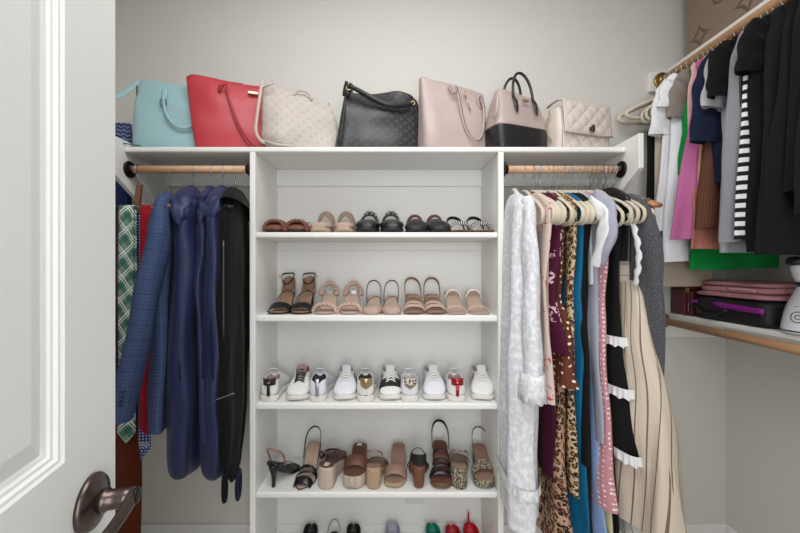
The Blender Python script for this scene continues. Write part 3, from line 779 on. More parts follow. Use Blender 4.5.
M_pink = fabric('orchid_pink', '#bd6a9c', .8, .06); M_palepink = fabric('pale_pink', '#e2b6b5', .8, .06); M_brown = stripes('brown_rib', '#644034', '#583629', .008, .5, 0, 'h')
M_peach = fabric('peach_cloth', '#b9796a', .8, .1); M_taupe = fabric('taupe_cloth', '#8a8078', .85, .08); M_lgrey = fabric('light_grey_jersey', '#a9aab0', .9, .07)
M_mgrey = fabric('mid_grey_jersey', '#8a8a92', .9, .07); M_pin = stripes('dark_pinstripe', '#2e2f33', '#4b4c52', .012, .3, 0, 'h')
M_bw = stripes('black_white_stripe', '#1c1c20', '#e6e6ea', .030, .52, 0, 'v'); M_black3 = fabric('charcoal_black', '#1a191b', .9, .15); M_tan = fabric('tan_cloth', '#c0917c', .85, .06)
for i, D in enumerate((1.672, 1.64, 1.612)):
    put_hanger(RX, D, RZ2-.002, PI+math.radians((6, -2, 4)[i]), ('empty cream hanger nearest the back wall on the upper right rod', 'middle of the three empty cream hangers by the back wall', 'empty cream hanger of three by the back wall, nearest the white tee')[i], 'plastic', plain('cream_plastic_%d' % i, '#d5ccba', .6), half=.225+.0*i)
def trousers(label, D, px0, px1, y0, y1, m, seed):
    x0, x1 = XP(px0, D), XP(px1, D)
    c = (x0+x1)/2; h = (x1-x0)/2
    put_hanger(RX, D, RZ2-.002, PI, 'cream velvet hanger carrying the '+label.split(' hanging')[0], 'velvet', None, None, half=.17)
    return garment('trousers', label, 'trousers', (c, D, ZP(y0, D)), 0, [(0, h*.9, h*.9, .006, 0), (-.012, h, h, .012, 0), (-.3, h, h, .014, 0), (ZP(y1, D)-ZP(y0, D), h, h, .016, 0)], m, seed=seed, A=.003)
trousers('black trousers hanging folded at the back of the right rod', 1.575, 647, 740, 128, 226, M_blk, 1)
trousers('beige trousers hanging just in front of the black ones', 1.548, 655, 713, 128, 287, M_beige, 2)
top_g('tee_shirt', 'white short sleeved tee shirt hanging nearest the back wall', 1.52, 664, 652, 232, M_wht, sl=1, slpx=657, sly=135, slw=.10, seed=1, cat='shirt')
top_g('blouse', 'white cotton blouse with fold lines, second white top on the right rod', 1.49, 672, 662, 262, M_whitecot, seed=2, cat='shirt', sl=1, slpx=664, sly=108, slw=.09)
top_g('tee_shirt', 'taupe top with folded cap sleeve between white and green tops', 1.465, 683, 684, 180, M_taupe, seed=3, cat='shirt', sl=1, slpx=674, sly=118, slw=.09)
top_g('tee_shirt', 'kelly green tee shirt with a hem lower than its neighbours', 1.44, 700, 692, 269, M_green, seed=4, wb=.29, T=.014, cat='shirt', sl=1, slpx=681, sly=174, slw=.055)
top_g('top', 'pale pink top just behind the orchid pink top', 1.42, 687, 690, 225, M_palepink, seed=5, T=.014)
top_g('top', 'orchid pink sleeveless top hanging beside the green tee', 1.40, 694, 670, 240, M_pink, seed=6, T=.016, T1=.016)
top_g('blouse', 'peach blouse with crumpled hem under the brown top', 1.375, 703, 691, 250, M_peach, seed=7, cat='shirt', T=.014, A=.009)
top_g('top', 'tan top with narrow shoulder left of the brown top', 1.362, 700, 697, 200, M_tan, seed=7.5, T=.012)
top_g('top', 'dark brown ribbed top between pink and navy tops', 1.345, 706, 695, 229, M_brown, seed=8, T=.02)
top_g('tee_shirt', 'navy tee shirt with gathered sleeve', 1.31, 712, 716, 183, M_navy, seed=9, cat='shirt', sl=1, slpx=703, sly=142, slw=.13)
top_g('tee_shirt', 'light grey tee shirt with rolled sleeve', 1.275, 725, 719, 252, M_lgrey, seed=10, cat='shirt', sl=1, slpx=713, sly=108, slw=.12)
top_g('tee_shirt', 'black tee shirt with white sleeve edge left of the grey tops', 1.25, 728, 740, 205, M_blk, seed=11, cat='shirt', sl=1, slpx=722, sly=98, slw=.14)
top_g('top', 'mid grey top hanging in front of the black tee', 1.215, 730, 721, 243, M_mgrey, seed=12, T=.018)
top_g('blouse', 'dark pinstriped blouse left of the black and white striped top', 1.195, 740, 738, 188, M_pin, seed=13, cat='shirt', T=.012)
top_g('top', 'black and white horizontally striped top', 1.178, 744, 734, 240, M_bw, seed=14, T=.014, A=.002)
top_g('blouse', 'black blouse with cap sleeve in front of the striped top', 1.15, 752, 750, 252, M_blk, seed=15, cat='shirt', sl=1, slpx=745, sly=72, slw=.09)
top_g('sweater', 'large charcoal black sweater filling the right of the rod', 1.112, 767, 756, 230, M_black3, seed=16, T=.025)
top_g('sweater', 'black sweater with the lower hem, just nearer than the charcoal one', 1.08, 782, 757, 254, M_blk2, seed=17, T=.02, hang=True)
top_g('cardigan', 'black cardigan at the right edge of the picture', 1.03, 795, 788, 192, M_blk, seed=18, T=.03)
top_g('cardigan', 'nearest soft black knit cardigan on the right rod', .98, 810, 796, 215, M_blk2, seed=19, T=.03)

# ------------------------------------------------------------ things on the lower right shelf
ZL = CH-.2265
def soft_box(x0, x1, y0, y1, z0, z1, nx=10, sag=.01, seed=0, r=4.0, ny=14, wob=.004):
    """pillowy slab, rings stacked in z"""
    cx_, cy_ = (x0+x1)/2, (y0+y1)/2; hx, hy = (x1-x0)/2, (y1-y0)/2; rings = []; n = 64
    for q in range(ny+1):
        u = q/ny; z = lerp(z0, z1, u); e = 1-.06*(abs(2*u-1)**4)
        if q in (0, ny): e = .86
        r_ = []
        for i in range(n):
            a = 2*PI*i/n; c, s = math.cos(a), math.sin(a)
            X = hx*e*(abs(c)**(2/r))*(1 if c > 0 else -1); Y = hy*e*(abs(s)**(2/r))*(1 if s > 0 else -1)
            k = 1+wob*8*noise.noise(Vector((X*14+seed, Y*14, z*16)))
            r_.append((cx_+X*k, cy_+Y*k, z+sag*noise.noise(Vector((X*8+seed, Y*8, 3)))*u))
        rings.append(r_)
    m = MB(); m.loft(rings); return m
M_mar = plain('maroon_leatherette', '#5a1424', .35, bs=300)
t = thing('keepsake_box', 'maroon box with latch in the back corner of the lower right shelf', 'box', (1.39, 1.625, ZL))
MB().box(-.075, .13, -.06, .06, 0, .115).build('body', M_mar, t, False, bevel=.005)
MB().box(-.077, .132, -.062, .062, .117, .158).build('lid', M_mar, t, False, bevel=.006)
MB().box(-.081, -.077, -.03, -.022, .0, .158).build('strap', plain('maroon_strap', '#7e2c3b', .4), t, False)
MB().box(-.081, -.077, -.052, -.02, .105, .125).build('latch', M_brass, t, False, bevel=.001)
# laptop bag
M_nyl = plain('black_nylon', '#19191b', .6, bs=500, bst=.3); M_pur = plain('purple_trim', '#8c1f86', .5)
t = thing('laptop_bag', 'black laptop bag with purple trim lying on the lower right shelf', 'bag', (0, 0, 0)); t.location = (1.44, 1.42, ZL)
soft_box(-.13, .13, -.175, .155, 0, .095, sag=.006, seed=1, r=7).build('body', M_nyl, t)
m = MB(); m.ribbon([(-.131, -.165+.2*u, .060+.008*u) for u in [i/8 for i in range(9)]], (-1, 0, 0), .022, .003); m.build('purple_panel', M_pur, t)
m = MB(); m.ribbon([(-.131, .11+.035*u, .070) for u in [i/4 for i in range(5)]], (-1, 0, 0), .014, .003); m.build('purple_panel', M_pur, t)
m = MB(); m.tube([(-.135-.012*math.sin(u*PI), .12-.15*u, .052-.032*math.sin(u*PI)) for u in [i/12 for i in range(13)]], .006, 8, sq=(1, .6)); m.build('handle', M_nyl, t)
m = MB(); m.tube([(-.1325, -.17+.32*u, .045) for u in [i/8 for i in range(9)]], .0022, 6); m.build('zipper', plain('zip_dark', '#3b3b40', .3, .7), t)
m = MB(); m.box(-.139, -.133, .146, .150, .02, .06); m.build('zip_pull', M_steel, t, False)
# pink folded
t = thing('folded_blanket', 'dusty pink folded fabric resting on the laptop bag', 'blanket', (1.44, 1.40, ZL+.098))
M_dp = fabric('dusty_pink_fabric', '#b9828a', .7, .1)
for q, (z0, z1) in enumerate(((0, .022), (.0205, .046), (.0445, .064))):
    soft_box(-.135+.004*q, .12, -.165+.01*q, .165-.012*q, z0, z1, sag=.008, seed=3+q, r=5, ny=8, wob=.006).build('fold', M_dp, t, sub=1)
m = MB(); m.ribbon([(-.134, -.12+.11*u, .034+.004*math.sin(u*PI)) for u in [i/8 for i in range(9)]], (-1, 0, 0), .010, .003); m.build('binding', fabric('pink_satin', '#d3a2a8', .45), t)
# steamer
t = thing('garment_steamer', 'white handheld garment steamer with round emblem on the lower right shelf', 'steamer', (1.362, 1.165, ZL))
M_wp = plain('steamer_white', '#dfe2e8', .3, var=.01)
MB().lathe([(.045, 0), (.0655, .001), (.066, .008), (.064, .03), (.058, .07), (.048, .105), (.037, .13), (.031, .148), (.029, .16)]).build('tank', M_wp, t, sub=1)
MB().lathe([(.0661, .009), (.0668, .011), (.0661, .013)]).build('base_line', plain('steel_navy', '#1d2536', .4), t)
MB().lathe([(.0295, .158), (.0305, .16), (.0305, .165), (.0295, .167)]).build('collar', plain('collar_navy', '#23324a', .4), t)
MB().loft([[(-.01+.0+rx*math.cos(a), ry*math.sin(a), z) for a in [2*PI*i/20 for i in range(20)]] for rx, ry, z in ((.028, .027, .166), (.033, .029, .19), (.042, .032, .21), (.045, .033, .225), (.036, .028, .235))]).build('head', M_wp, t, sub=1)
MB().loft([[(-.035+rx*math.cos(a), ry*math.sin(a), z) for a in [2*PI*i/20 for i in range(20)]] for rx, ry, z in ((.03, .027, .224), (.032, .03, .235), (.03, .028, .25), (.02, .02, .256))]).build('steam_plate', M_hdark, t, sub=1)
em = MB()
d = Vector((-.95, -.30, 0)).normalized(); sd = Vector((-d.y, d.x, 0))
def onsurf(a, z): 
    r = interp([(.03, .064), (.07, .058), (.105, .048)], z)+.0012
    return Vector((r*math.cos(a), r*math.sin(a), z))
a0 = math.atan2(d.y, d.x)
em.tube([onsurf(a0+.30*math.cos(q), .058+.017*math.sin(q)) for q in [2*PI*i/28 for i in range(28)]], .0012, 6, True)
em.tube([onsurf(a0+.12*math.cos(q), .058+.007*math.sin(q)) for q in [.6+(2*PI-1.2)*i/18 for i in range(19)]], .0012, 6)
em.build('emblem', plain('emblem_navy', '#2a3346', .4), t)
em = MB(); em.tube([onsurf(a0-.22+.44*i/8, .092) for i in range(9)], .0006, 6); em.build('brand_line', plain('emblem_grey', '#70757f', .4), t)

# ------------------------------------------------------------ bags
def bag_body(prof, n=64, r=5.0, bulge=.012, seed=0, wob=.004, inner=True, zt=None):
    """prof rows (z,w,d,xo,yo); zt(x)-> extra z at the top row"""
    rings = []; zmax = prof[-1][0]
    tab = prof; zs = [prof[0][0]+(zmax-prof[0][0])*i/16 for i in range(17)]; zs[0:1] = [prof[0][0], prof[0][0]+.006]
    for q, z in enumerate(zs):
        w, d, xo, yo = smi(tab, z); e = .93 if q == 0 else 1.0; u = (z-prof[0][0])/(zmax-prof[0][0])
        R = []
        for i in range(n):
            a = 2*PI*(i+.5)/n; c, s = math.cos(a), math.sin(a)
            X = w/2*e*(abs(c)**(2/r))*(1 if c > 0 else -1); Y = d/2*e*(abs(s)**(2/r))*(1 if s > 0 else -1)
            Y += bulge*math.sin(PI*u)*(1-(2*X/w)**2)*(1 if Y > 0 else -1)
            nz = noise.noise(Vector((X*9+seed, Y*9, z*9+seed)))
            k = zt(X/w*2) if zt else 0
            R.append((X+xo, Y+yo+wob*3*nz*(1 if Y > 0 else -1), z+k*u*u+ (0 if u < .5 else wob*noise.noise(Vector((X*12, seed, 2)))*u)))
        rings.append(R)
    if inner:
        last = rings[-1]; cx_ = sum(p[0] for p in last)/n; cy_ = sum(p[1] for p in last)/n
        for sc_, dz in ((.975, .001), (.96, -.004), (.95, -.03), (.93, -.08)):
            rings.append([(cx_+(p[0]-cx_)*sc_, cy_+(p[1]-cy_)*min(sc_, .95), p[2]+dz) for p in last])
    m = MB(); m.loft(rings); return m
def handle(m, a, b, h, y, r=.0055, lean=0, n=24, sq=(1, 1), drop=0):
    """arched handle between x=a and x=b rising (or drooping) h from z of ends"""
    (xa, za), (xb, zb) = a, b
    P = []
    for i in range(n+1):
        u = i/n; ph = PI*u
        P.append((lerp(xa, xb, .5-.5*math.cos(ph)), y+lean*math.sin(ph), lerp(za, zb, u)+h*math.sin(ph)**.8))
    m.tube(P, r, 10, sq=sq, up=(0, 1, 0)); return m
BZ = ZTOP
M_tealb = plain('pebbled_aqua_leather', '#9bbfc5', .45, bs=350, bst=.25, var=.04); M_tedge = plain('aqua_dark_edge', '#45606a', .5)
M_red = plain('red_saffiano', '#b93842', .4, bs=450, bst=.25, var=.04); M_reddk = plain('red_handle', '#a22c36', .4)
M_gold = plain('pale_gold', '#cbb593', .3, 1.0)
# teal bag
R20 = math.radians
t = thing('handbag', 'aqua blue leather handbag at the left end of the top shelf', 'handbag', (-.918, 1.525, BZ), R20(12))
bag_body([(0, .305, .115, -.004, 0), (.03, .315, .12, -.003, 0), (.2, .315, .085, 0, 0), (.292, .29, .03, .006, 0)], bulge=.008, seed=1, zt=lambda x: -.014*x).build('body', M_tealb, t)
h = MB(); handle(h, (-.035, .235), (.11, .225), -.14, -.062, .0058, lean=-.01); hd = h.build('handle', M_tealb, t, sub=1)
for xx in (-.035, .11):
    h = MB(); h.ribbon([(xx, -.055-.004, .20), (xx, -.054, .215), (xx, -.050, .235), (xx, -.044, .262)], (0, -1, .2), [.014, .022, .024, .014], .005); h.build('handle_tab', M_tealb, hd, sub=1)
    h = MB(); h.tube([(xx+.012*math.cos(a), -.062-.003, .20+.018*math.sin(a)-.01) for a in [2*PI*i/16 for i in range(16)]], .002, 6, True); h.build('ring', M_tedge, hd)
h = MB(); h.tube([(-.158, .0, .01+.27*u) for u in [i/10 for i in range(11)]], .0035, 6); h.build('edge_piping', M_tedge, t)
h = MB(); h.ribbon([(-.14, 0, .285), (-.152, -.005, .30), (-.16, -.012, .28), (-.185, -.03, .235), (-.215, -.045, .205), (-.24, -.055, .19), (-.27, -.06, .18)], (0.3, -1, .4), .022, .003); h.build('shoulder_strap', M_tealb, t, sub=1)
h = MB(); h.tube([(-.12, -.06, .01), (-.19, -.08, .012), (-.26, -.05, .05)], .0025, 6); h.build('strap_cord', M_tedge, t)
t = thing('pouch', 'blue and white patterned pouch behind the strap of the aqua handbag', 'pouch', (XP(119, 1.56), 1.56, BZ), 0)
n_ = N('blue_zigzag'); s_ = n_.sep(n_.uv()); zz = n_.math('ADD', s_[1], n_.math('MULTIPLY', n_.math('ABSOLUTE', n_.math('SUBTRACT', n_.math('FRACT', n_.math('MULTIPLY', s_[0], 40.0)), .5)), .02))
M_zig = n_.fin(n_.mix(n_.gt(n_.math('FRACT', n_.math('MULTIPLY', zz, 55.0)), .5), lin('#6f7fb4'), lin('#1f2644')), .7)
bag_body([(0, .11, .05, 0, 0), (.06, .115, .05, 0, 0), (.145, .10, .03, 0, 0)], inner=False).build('body', M_zig, t)
h = MB(); h.tube([(-.048+.096*u, -.0, .147) for u in [i/4 for i in range(5)]], .003, 6); h.build('zipper', plain('zip_blue', '#c9cde0', .4), t)
# red tote
t = thing('tote_bag', 'red leather tote bag with gold bar plate on the top shelf', 'handbag', (-.677, 1.535, BZ), R20(17))
bag_body([(0, .30, .12, .0, 0), (.03, .31, .12, 0, 0), (.2, .345, .085, -.006, 0), (.302, .358, .035, -.010, 0)], bulge=.008, seed=2, zt=lambda x: -.008*x+.004-.010*sm((-x-.86)*8)).build('body', M_red, t)
for y, lean in ((-.052, -.008),):
    h = MB(); P = [(-.02, -.022, .29), (-.028, -.045, .262), (-.024, -.052, .235), (-.012, -.055, .26), (-.004, -.05, .285), (.01, -.058, .24), (.035, -.068, .13), (.075, -.074, .05), (.11, -.076, .01)]
    h.tube(P, .0058, 10, sq=(1, .8)); hd = h.build('handle', M_reddk, t, sub=1); hd.location.x = -.035
    h = MB(); h.tube([(.0, -.03, .30), (.006, -.054, .26), (.02, -.064, .2), (.055, -.075, .1), (.10, -.078, .03), (.14, -.076, .012)], .0045, 8); h.build('handle', M_reddk, t, sub=1).location.x = -.035
h = MB(); h.ribbon([(-.03, .0, .306), (.0, .004, .308), (.03, .0, .306)], (0, 0, 1), .03, .003); h.build('closure_tab', M_reddk, t)
h = MB(); h.box(.052, .092, -.048, -.030, .254, .264); h.build('name_plate', M_gold, t, False, bevel=.001)
# light hobo
M_lt = monogram('pale_taupe_monogram', '#c2bab4', '#948a84', .040, .5, .15, .6, .3)
t = thing('hobo_bag', 'pale taupe drawstring hobo bag embossed with small stars and rings', 'handbag', (-.390, 1.525, BZ), R20(13))
bag_body([(0, .30, .13, .02, 0), (.05, .33, .13, .0, 0), (.16, .31, .10, -.01, 0), (.235, .28, .045, -.02, 0), (.262, .27, .02, -.02, 0)], r=3.4, bulge=.012, seed=5, wob=.008, zt=lambda x: -.03*x+.006*math.sin(6*x)-.02*sm((-x-.8)*4)).build('body', M_lt, t, sub=1)
M_ltd = plain('pale_taupe_leather', '#c2b7ae', .55, bs=300)
h = MB(); h.tube([(-.15, -.035, .255), (-.125, -.05, .262), (-.11, -.045, .272), (-.12, -.03, .285)], .006, 8); h.build('drawstring', M_ltd, t, sub=1)
h = MB(); h.ribbon([(-.15, -.03, .29), (-.158, -.045, .27), (-.165, -.05, .2), (-.175, -.055, .12), (-.182, -.06, .06), (-.165, -.065, .03), (-.14, -.068, .012)], (-.3, -1, 0), .013, .004); h.build('strap', M_ltd, t, sub=1)
h = MB(); handle(h, (-.03, .235), (.04, .222), .032, -.03, .005); h.build('handle', M_ltd, t, sub=1)
h = MB(); h.tube([(-.155, -.06, .03), (-.10, -.074, .012), (-.02, -.08, .008)], .005, 8); h.build('piping', M_ltd, t)
# black hobo
M_bk = monogram('black_pressed_leather', '#2b2b2e', '#77777d', .036, .45, .17, .36, .5, .004)
t = thing('hobo_bag', 'black embossed leather hobo bag with rolled handle at shelf centre', 'handbag', (-.07, 1.525, BZ), R20(10))
bag_body([(0, .375, .13, .006, 0), (.05, .365, .125, .01, 0), (.14, .345, .09, .018, 0), (.22, .325, .04, .024, 0), (.262, .305, .02, .024, 0)], r=3.0, bulge=.012, seed=7, wob=.007, zt=lambda x: .024*(x < -.88)+.006*x-.014*sm((x-.8)/.2)+.006*math.sin(4*x)).build('body', M_bk, t, sub=1)
M_bkl = plain('black_smooth_leather', '#1e1e20', .35, bs=200)
h = MB(); h.tube([(-.138, -.03, .27), (-.11, -.045, .262), (-.05, -.06, .222), (.01, -.07, .19), (.06, -.072, .18), (.11, -.06, .192), (.155, -.035, .215)], [.006, .009, .0115, .012, .0115, .010, .008], 12); h.build('handle', M_bkl, t, sub=1)
h = MB(); h.ribbon([(-.130, -.030, .225), (-.128, -.032, .25), (-.122, -.024, .283), (-.10, 0, .275)], (-.2, -1, .2), .034, .005); h.build('corner_patch', M_bkl, t)
for p, r_ in (((-.122, -.041, .255), .008), ((-.112, -.038, .272), .010), ((.15, -.04, .215), .008)):
    h = MB(); h.tube([(p[0]+r_*math.cos(a), p[1], p[2]+r_*math.sin(a)) for a in [2*PI*i/18 for i in range(18)]], .0018, 6, True); h.build('ring', M_gold, t)
h = MB(); h.tube([(-.158+.028*u, -.058+.024*u, .01+.22*u) for u in [i/8 for i in range(9)]], .0035, 6); h.build('seam', M_bkl, t)
# blush tote
M_bl = plain('blush_leather', '#b9a6a3', .42, bs=400, bst=.2, var=.03); M_bld = plain('blush_edge', '#6f5452', .45)
t = thing('tote_bag', 'blush pink leather tote bag with thin looped straps and a hanging charm', 'handbag', (.255, 1.53, BZ), R20(17))
bag_body([(0, .285, .12, .0, 0), (.03, .29, .12, 0, 0), (.2, .295, .085, 0, 0), (.29, .30, .035, 0, 0)], bulge=.006, seed=9, zt=lambda x: -.012*x+.006*(x < -.9)).build('body', M_bl, t)
for dx, rr_ in ((-.012, .0058), (-.006, .0025)):
    m_ = M_bl if dx == -.012 else M_bld
    h = MB(); P = [(-.03, -.02, .285), (-.038, -.05, .26), (-.024, -.058, .222), (-.008, -.058, .25), (-.018, -.05, .28), (-.002, -.058, .24), (.004, -.064, .17), (.02, -.07, .09), (.05, -.074, .045), (.08, -.074, .04), (.105, -.068, .07), (.118, -.06, .14), (.122, -.052, .2), (.112, -.048, .235), (.10, -.045, .25), (.092, -.05, .225), (.104, -.05, .19), (.118, -.048, .2)]
    h.tube([(x_+(.004 if dx == -.006 else 0), y_-(.004 if dx == -.006 else 0), z_) for x_, y_, z_ in P], rr_, 8, sq=(1, .7)); h.build('strap', m_, t, sub=1)
h = MB(); h.tube([(.03+.007*math.cos(a), -.055, .245+.012*math.sin(a)) for a in [2*PI*i/16 for i in range(16)]], .0022, 6, True); h.tube([(.033, -.057, .232), (.042, -.06, .20), (.052, -.062, .172)], [.003, .002, .0035], 8); h.build('charm', M_gold, t)
# two tone handbag
M_bl2 = plain('mauve_leather', '#b5a3a0', .42, bs=400, bst=.2, var=.03)
t = thing('handbag', 'mauve and black two-tone handbag with upright black handles', 'handbag', (.525, 1.53, BZ), R20(20))
def two(z0, z1, zt=None): 
    full = [(0, .25, .14), (.02, .26, .145), (.1, .262, .135), (.2, .225, .09), (.252, .19, .05)]
    rows = [(z0, *smi(full, z0))]+[r for r in full if z0 < r[0] < z1]+[(z1, *smi(full, z1))]
    return [(r[0], r[1], r[2], 0, 0) for r in rows]
bag_body(two(0, .098), seed=3, bulge=.002, inner=False, wob=.001).build('base', M_bkl, t)
bag_body(two(.096, .25), seed=3, bulge=.002, wob=.002, zt=lambda x: -.012*x).build('body', M_bl2, t)
for y, l_, z in ((-.045, .02, .235), (.03, -.01, .235)):
    h = MB(); handle(h, (-.045, z-.02), (.055, z-.02), .125, y, .006, lean=l_); hd = h.build('handle', M_bkl, t, sub=1)
    if y < 0:
        for xx in (-.045, .055):
            h = MB(); h.ribbon([(xx, y-.0, z-.01), (xx, y-.012, z-.03), (xx, y-.02, z-.06), (xx, y-.024, z-.085)], (0, -1, .2), [.014, .018, .018, .006], .004); h.build('handle_tab', M_bkl, hd)
h = MB(); h.box(-.008, .018, -.062, -.056, .203, .212); h.build('name_plate', M_gold, t, False)
h = MB(); h.ribbon([(-.12, -.03, .23), (-.128, -.05, .20), (-.135, -.055, .15), (-.142, -.04, .12)], (-1, -.6, 0), .012, .003); h.build('side_strap', M_bl2, t)
# quilted bag
M_q = plain('cream_quilted_leather', '#d8cdc5', .4, bs=300, bst=.1, var=.02); M_qs = plain('quilt_edge', '#b4a79f', .5)
def quilt(m, x0, x1, z0, z1, y, cell=.03, nx=64, nz=44, amp=.005, bow=.01, ybot=0.0):
    b = len(m.v)
    for j in range(nz+1):
        for i in range(nx+1):
            u, v = i/nx, j/nz; X = lerp(x0, x1, u); Z = lerp(z0, z1, v)
            p = (X/cell+Z/cell); q = (X/cell-Z/cell)
            hgt = (abs(math.sin(PI*p/2))*abs(math.sin(PI*q/2)))**.5
            edge = min(1, 8*min(u, 1-u, v, 1-v))
            m.v.append(Vector((X, y-amp*hgt*edge-bow*math.sin(PI*v)*math.sin(PI*u)-ybot*(1-v), Z-(0))))
    for j in range(nz):
        for i in range(nx):
            a = b+j*(nx+1)+i; m.face([a, a+1, a+nx+2, a+nx+1], [(i/nx, j/nz)]*4)
t = thing('quilted_bag', 'cream quilted flap bag with turn lock at the right end of the top shelf', 'handbag', (.79, 1.545, BZ), R20(17))
bag_body([(0, .25, .11, 0, 0), (.02, .255, .115, 0, 0), (.12, .25, .105, 0, 0), (.185, .235, .085, 0, 0), (.2, .22, .07, 0, 0)], r=5, bulge=.004, seed=4, inner=False, zt=lambda x: -.006*x).build('body', M_q, t, sub=1)
m = MB(); quilt(m, -.12, .12, .004, .10, -.060, bow=.004); m.build('front_panel', M_q, t, solid=.003)
m = MB(); quilt(m, -.122, .122, .065, .205, -.062, bow=.008, ybot=.012); fl = m.build('flap', M_q, t, solid=.004)
m = MB(); m.tube([(-.122, -.078, .068), (-.06, -.082, .064), (0, -.086, .062), (.06, -.082, .064), (.122, -.078, .068)], .003, 8); m.build('flap_edge', M_qs, fl)
m = MB(); m.ribbon([(-.118, -.06, .20), (-.118, -.03, .212), (-.118, .0, .212), (-.118, .03, .205)], (0, 0, 1), .012, .004); m.ribbon([(.118, -.06, .20), (.118, -.03, .210), (.118, .03, .205)], (0, 0, 1), .012, .004); m.build('chain_loop', M_qs, t)
m = MB(); m.box(-.012, .012, -.094, -.086, .078, .092); m.box(-.006, .006, -.099, -.092, .070, .100); m.build('turn_lock', plain('pewter', '#6a6258', .3, 1.0), t, False, bevel=.002)
m = MB()
for i in range(12):
    a0 = i/12; m.tube([(-.135+.0+.002*math.cos(q)*(i % 2), -.01+.03*math.sin(a0*PI)+.004*math.cos(q), .05+.13*a0+.008*math.sin(q)) for q in [2*PI*k/10 for k in range(10)]], .0014, 5, True)
m.build('chain', M_gold, t)
# brown monogram bag on the upper right shelf
ZU = CH+.936
M_brm = monogram('brown_monogram_canvas', '#8a776a', '#574840', .21, .8, .17, .55, .3, .0003)
t = thing('storage_bag', 'large brown bag printed with dark four-pointed stars on the high right shelf', 'bag', (1.335, 1.612, ZU), 0)
m = MB(); nI = 30
pts = []
b0 = 0
def bp(u, v): return (0+.012*math.sin(PI*v)*math.sin(PI*u)*-1+.004*v, -.545*u+.0+.012*v*(1-u), .40*v)
for j in range(21):
    for i in range(nI+1): m.v.append(Vector(bp(i/nI, j/20)))
for j in range(20):
    for i in range(nI):
        a = j*(nI+1)+i; u0, u1, v0, v1 = i/nI, (i+1)/nI, j/20, (j+1)/20
        m.face([a, a+1, a+nI+2, a+nI+1], [(.545*u0+.040, .4*v0+.045), (.545*u1+.040, .4*v0+.045), (.545*u1+.040, .4*v1+.045), (.545*u0+.040, .4*v1+.045)])
m.build('front_panel', M_brm, t)
m = MB(); m.box(.006, .23, -.545, 0, 0, .395); m.build('body', plain('brown_canvas', '#8a776a', .6), t, False, bevel=.01)

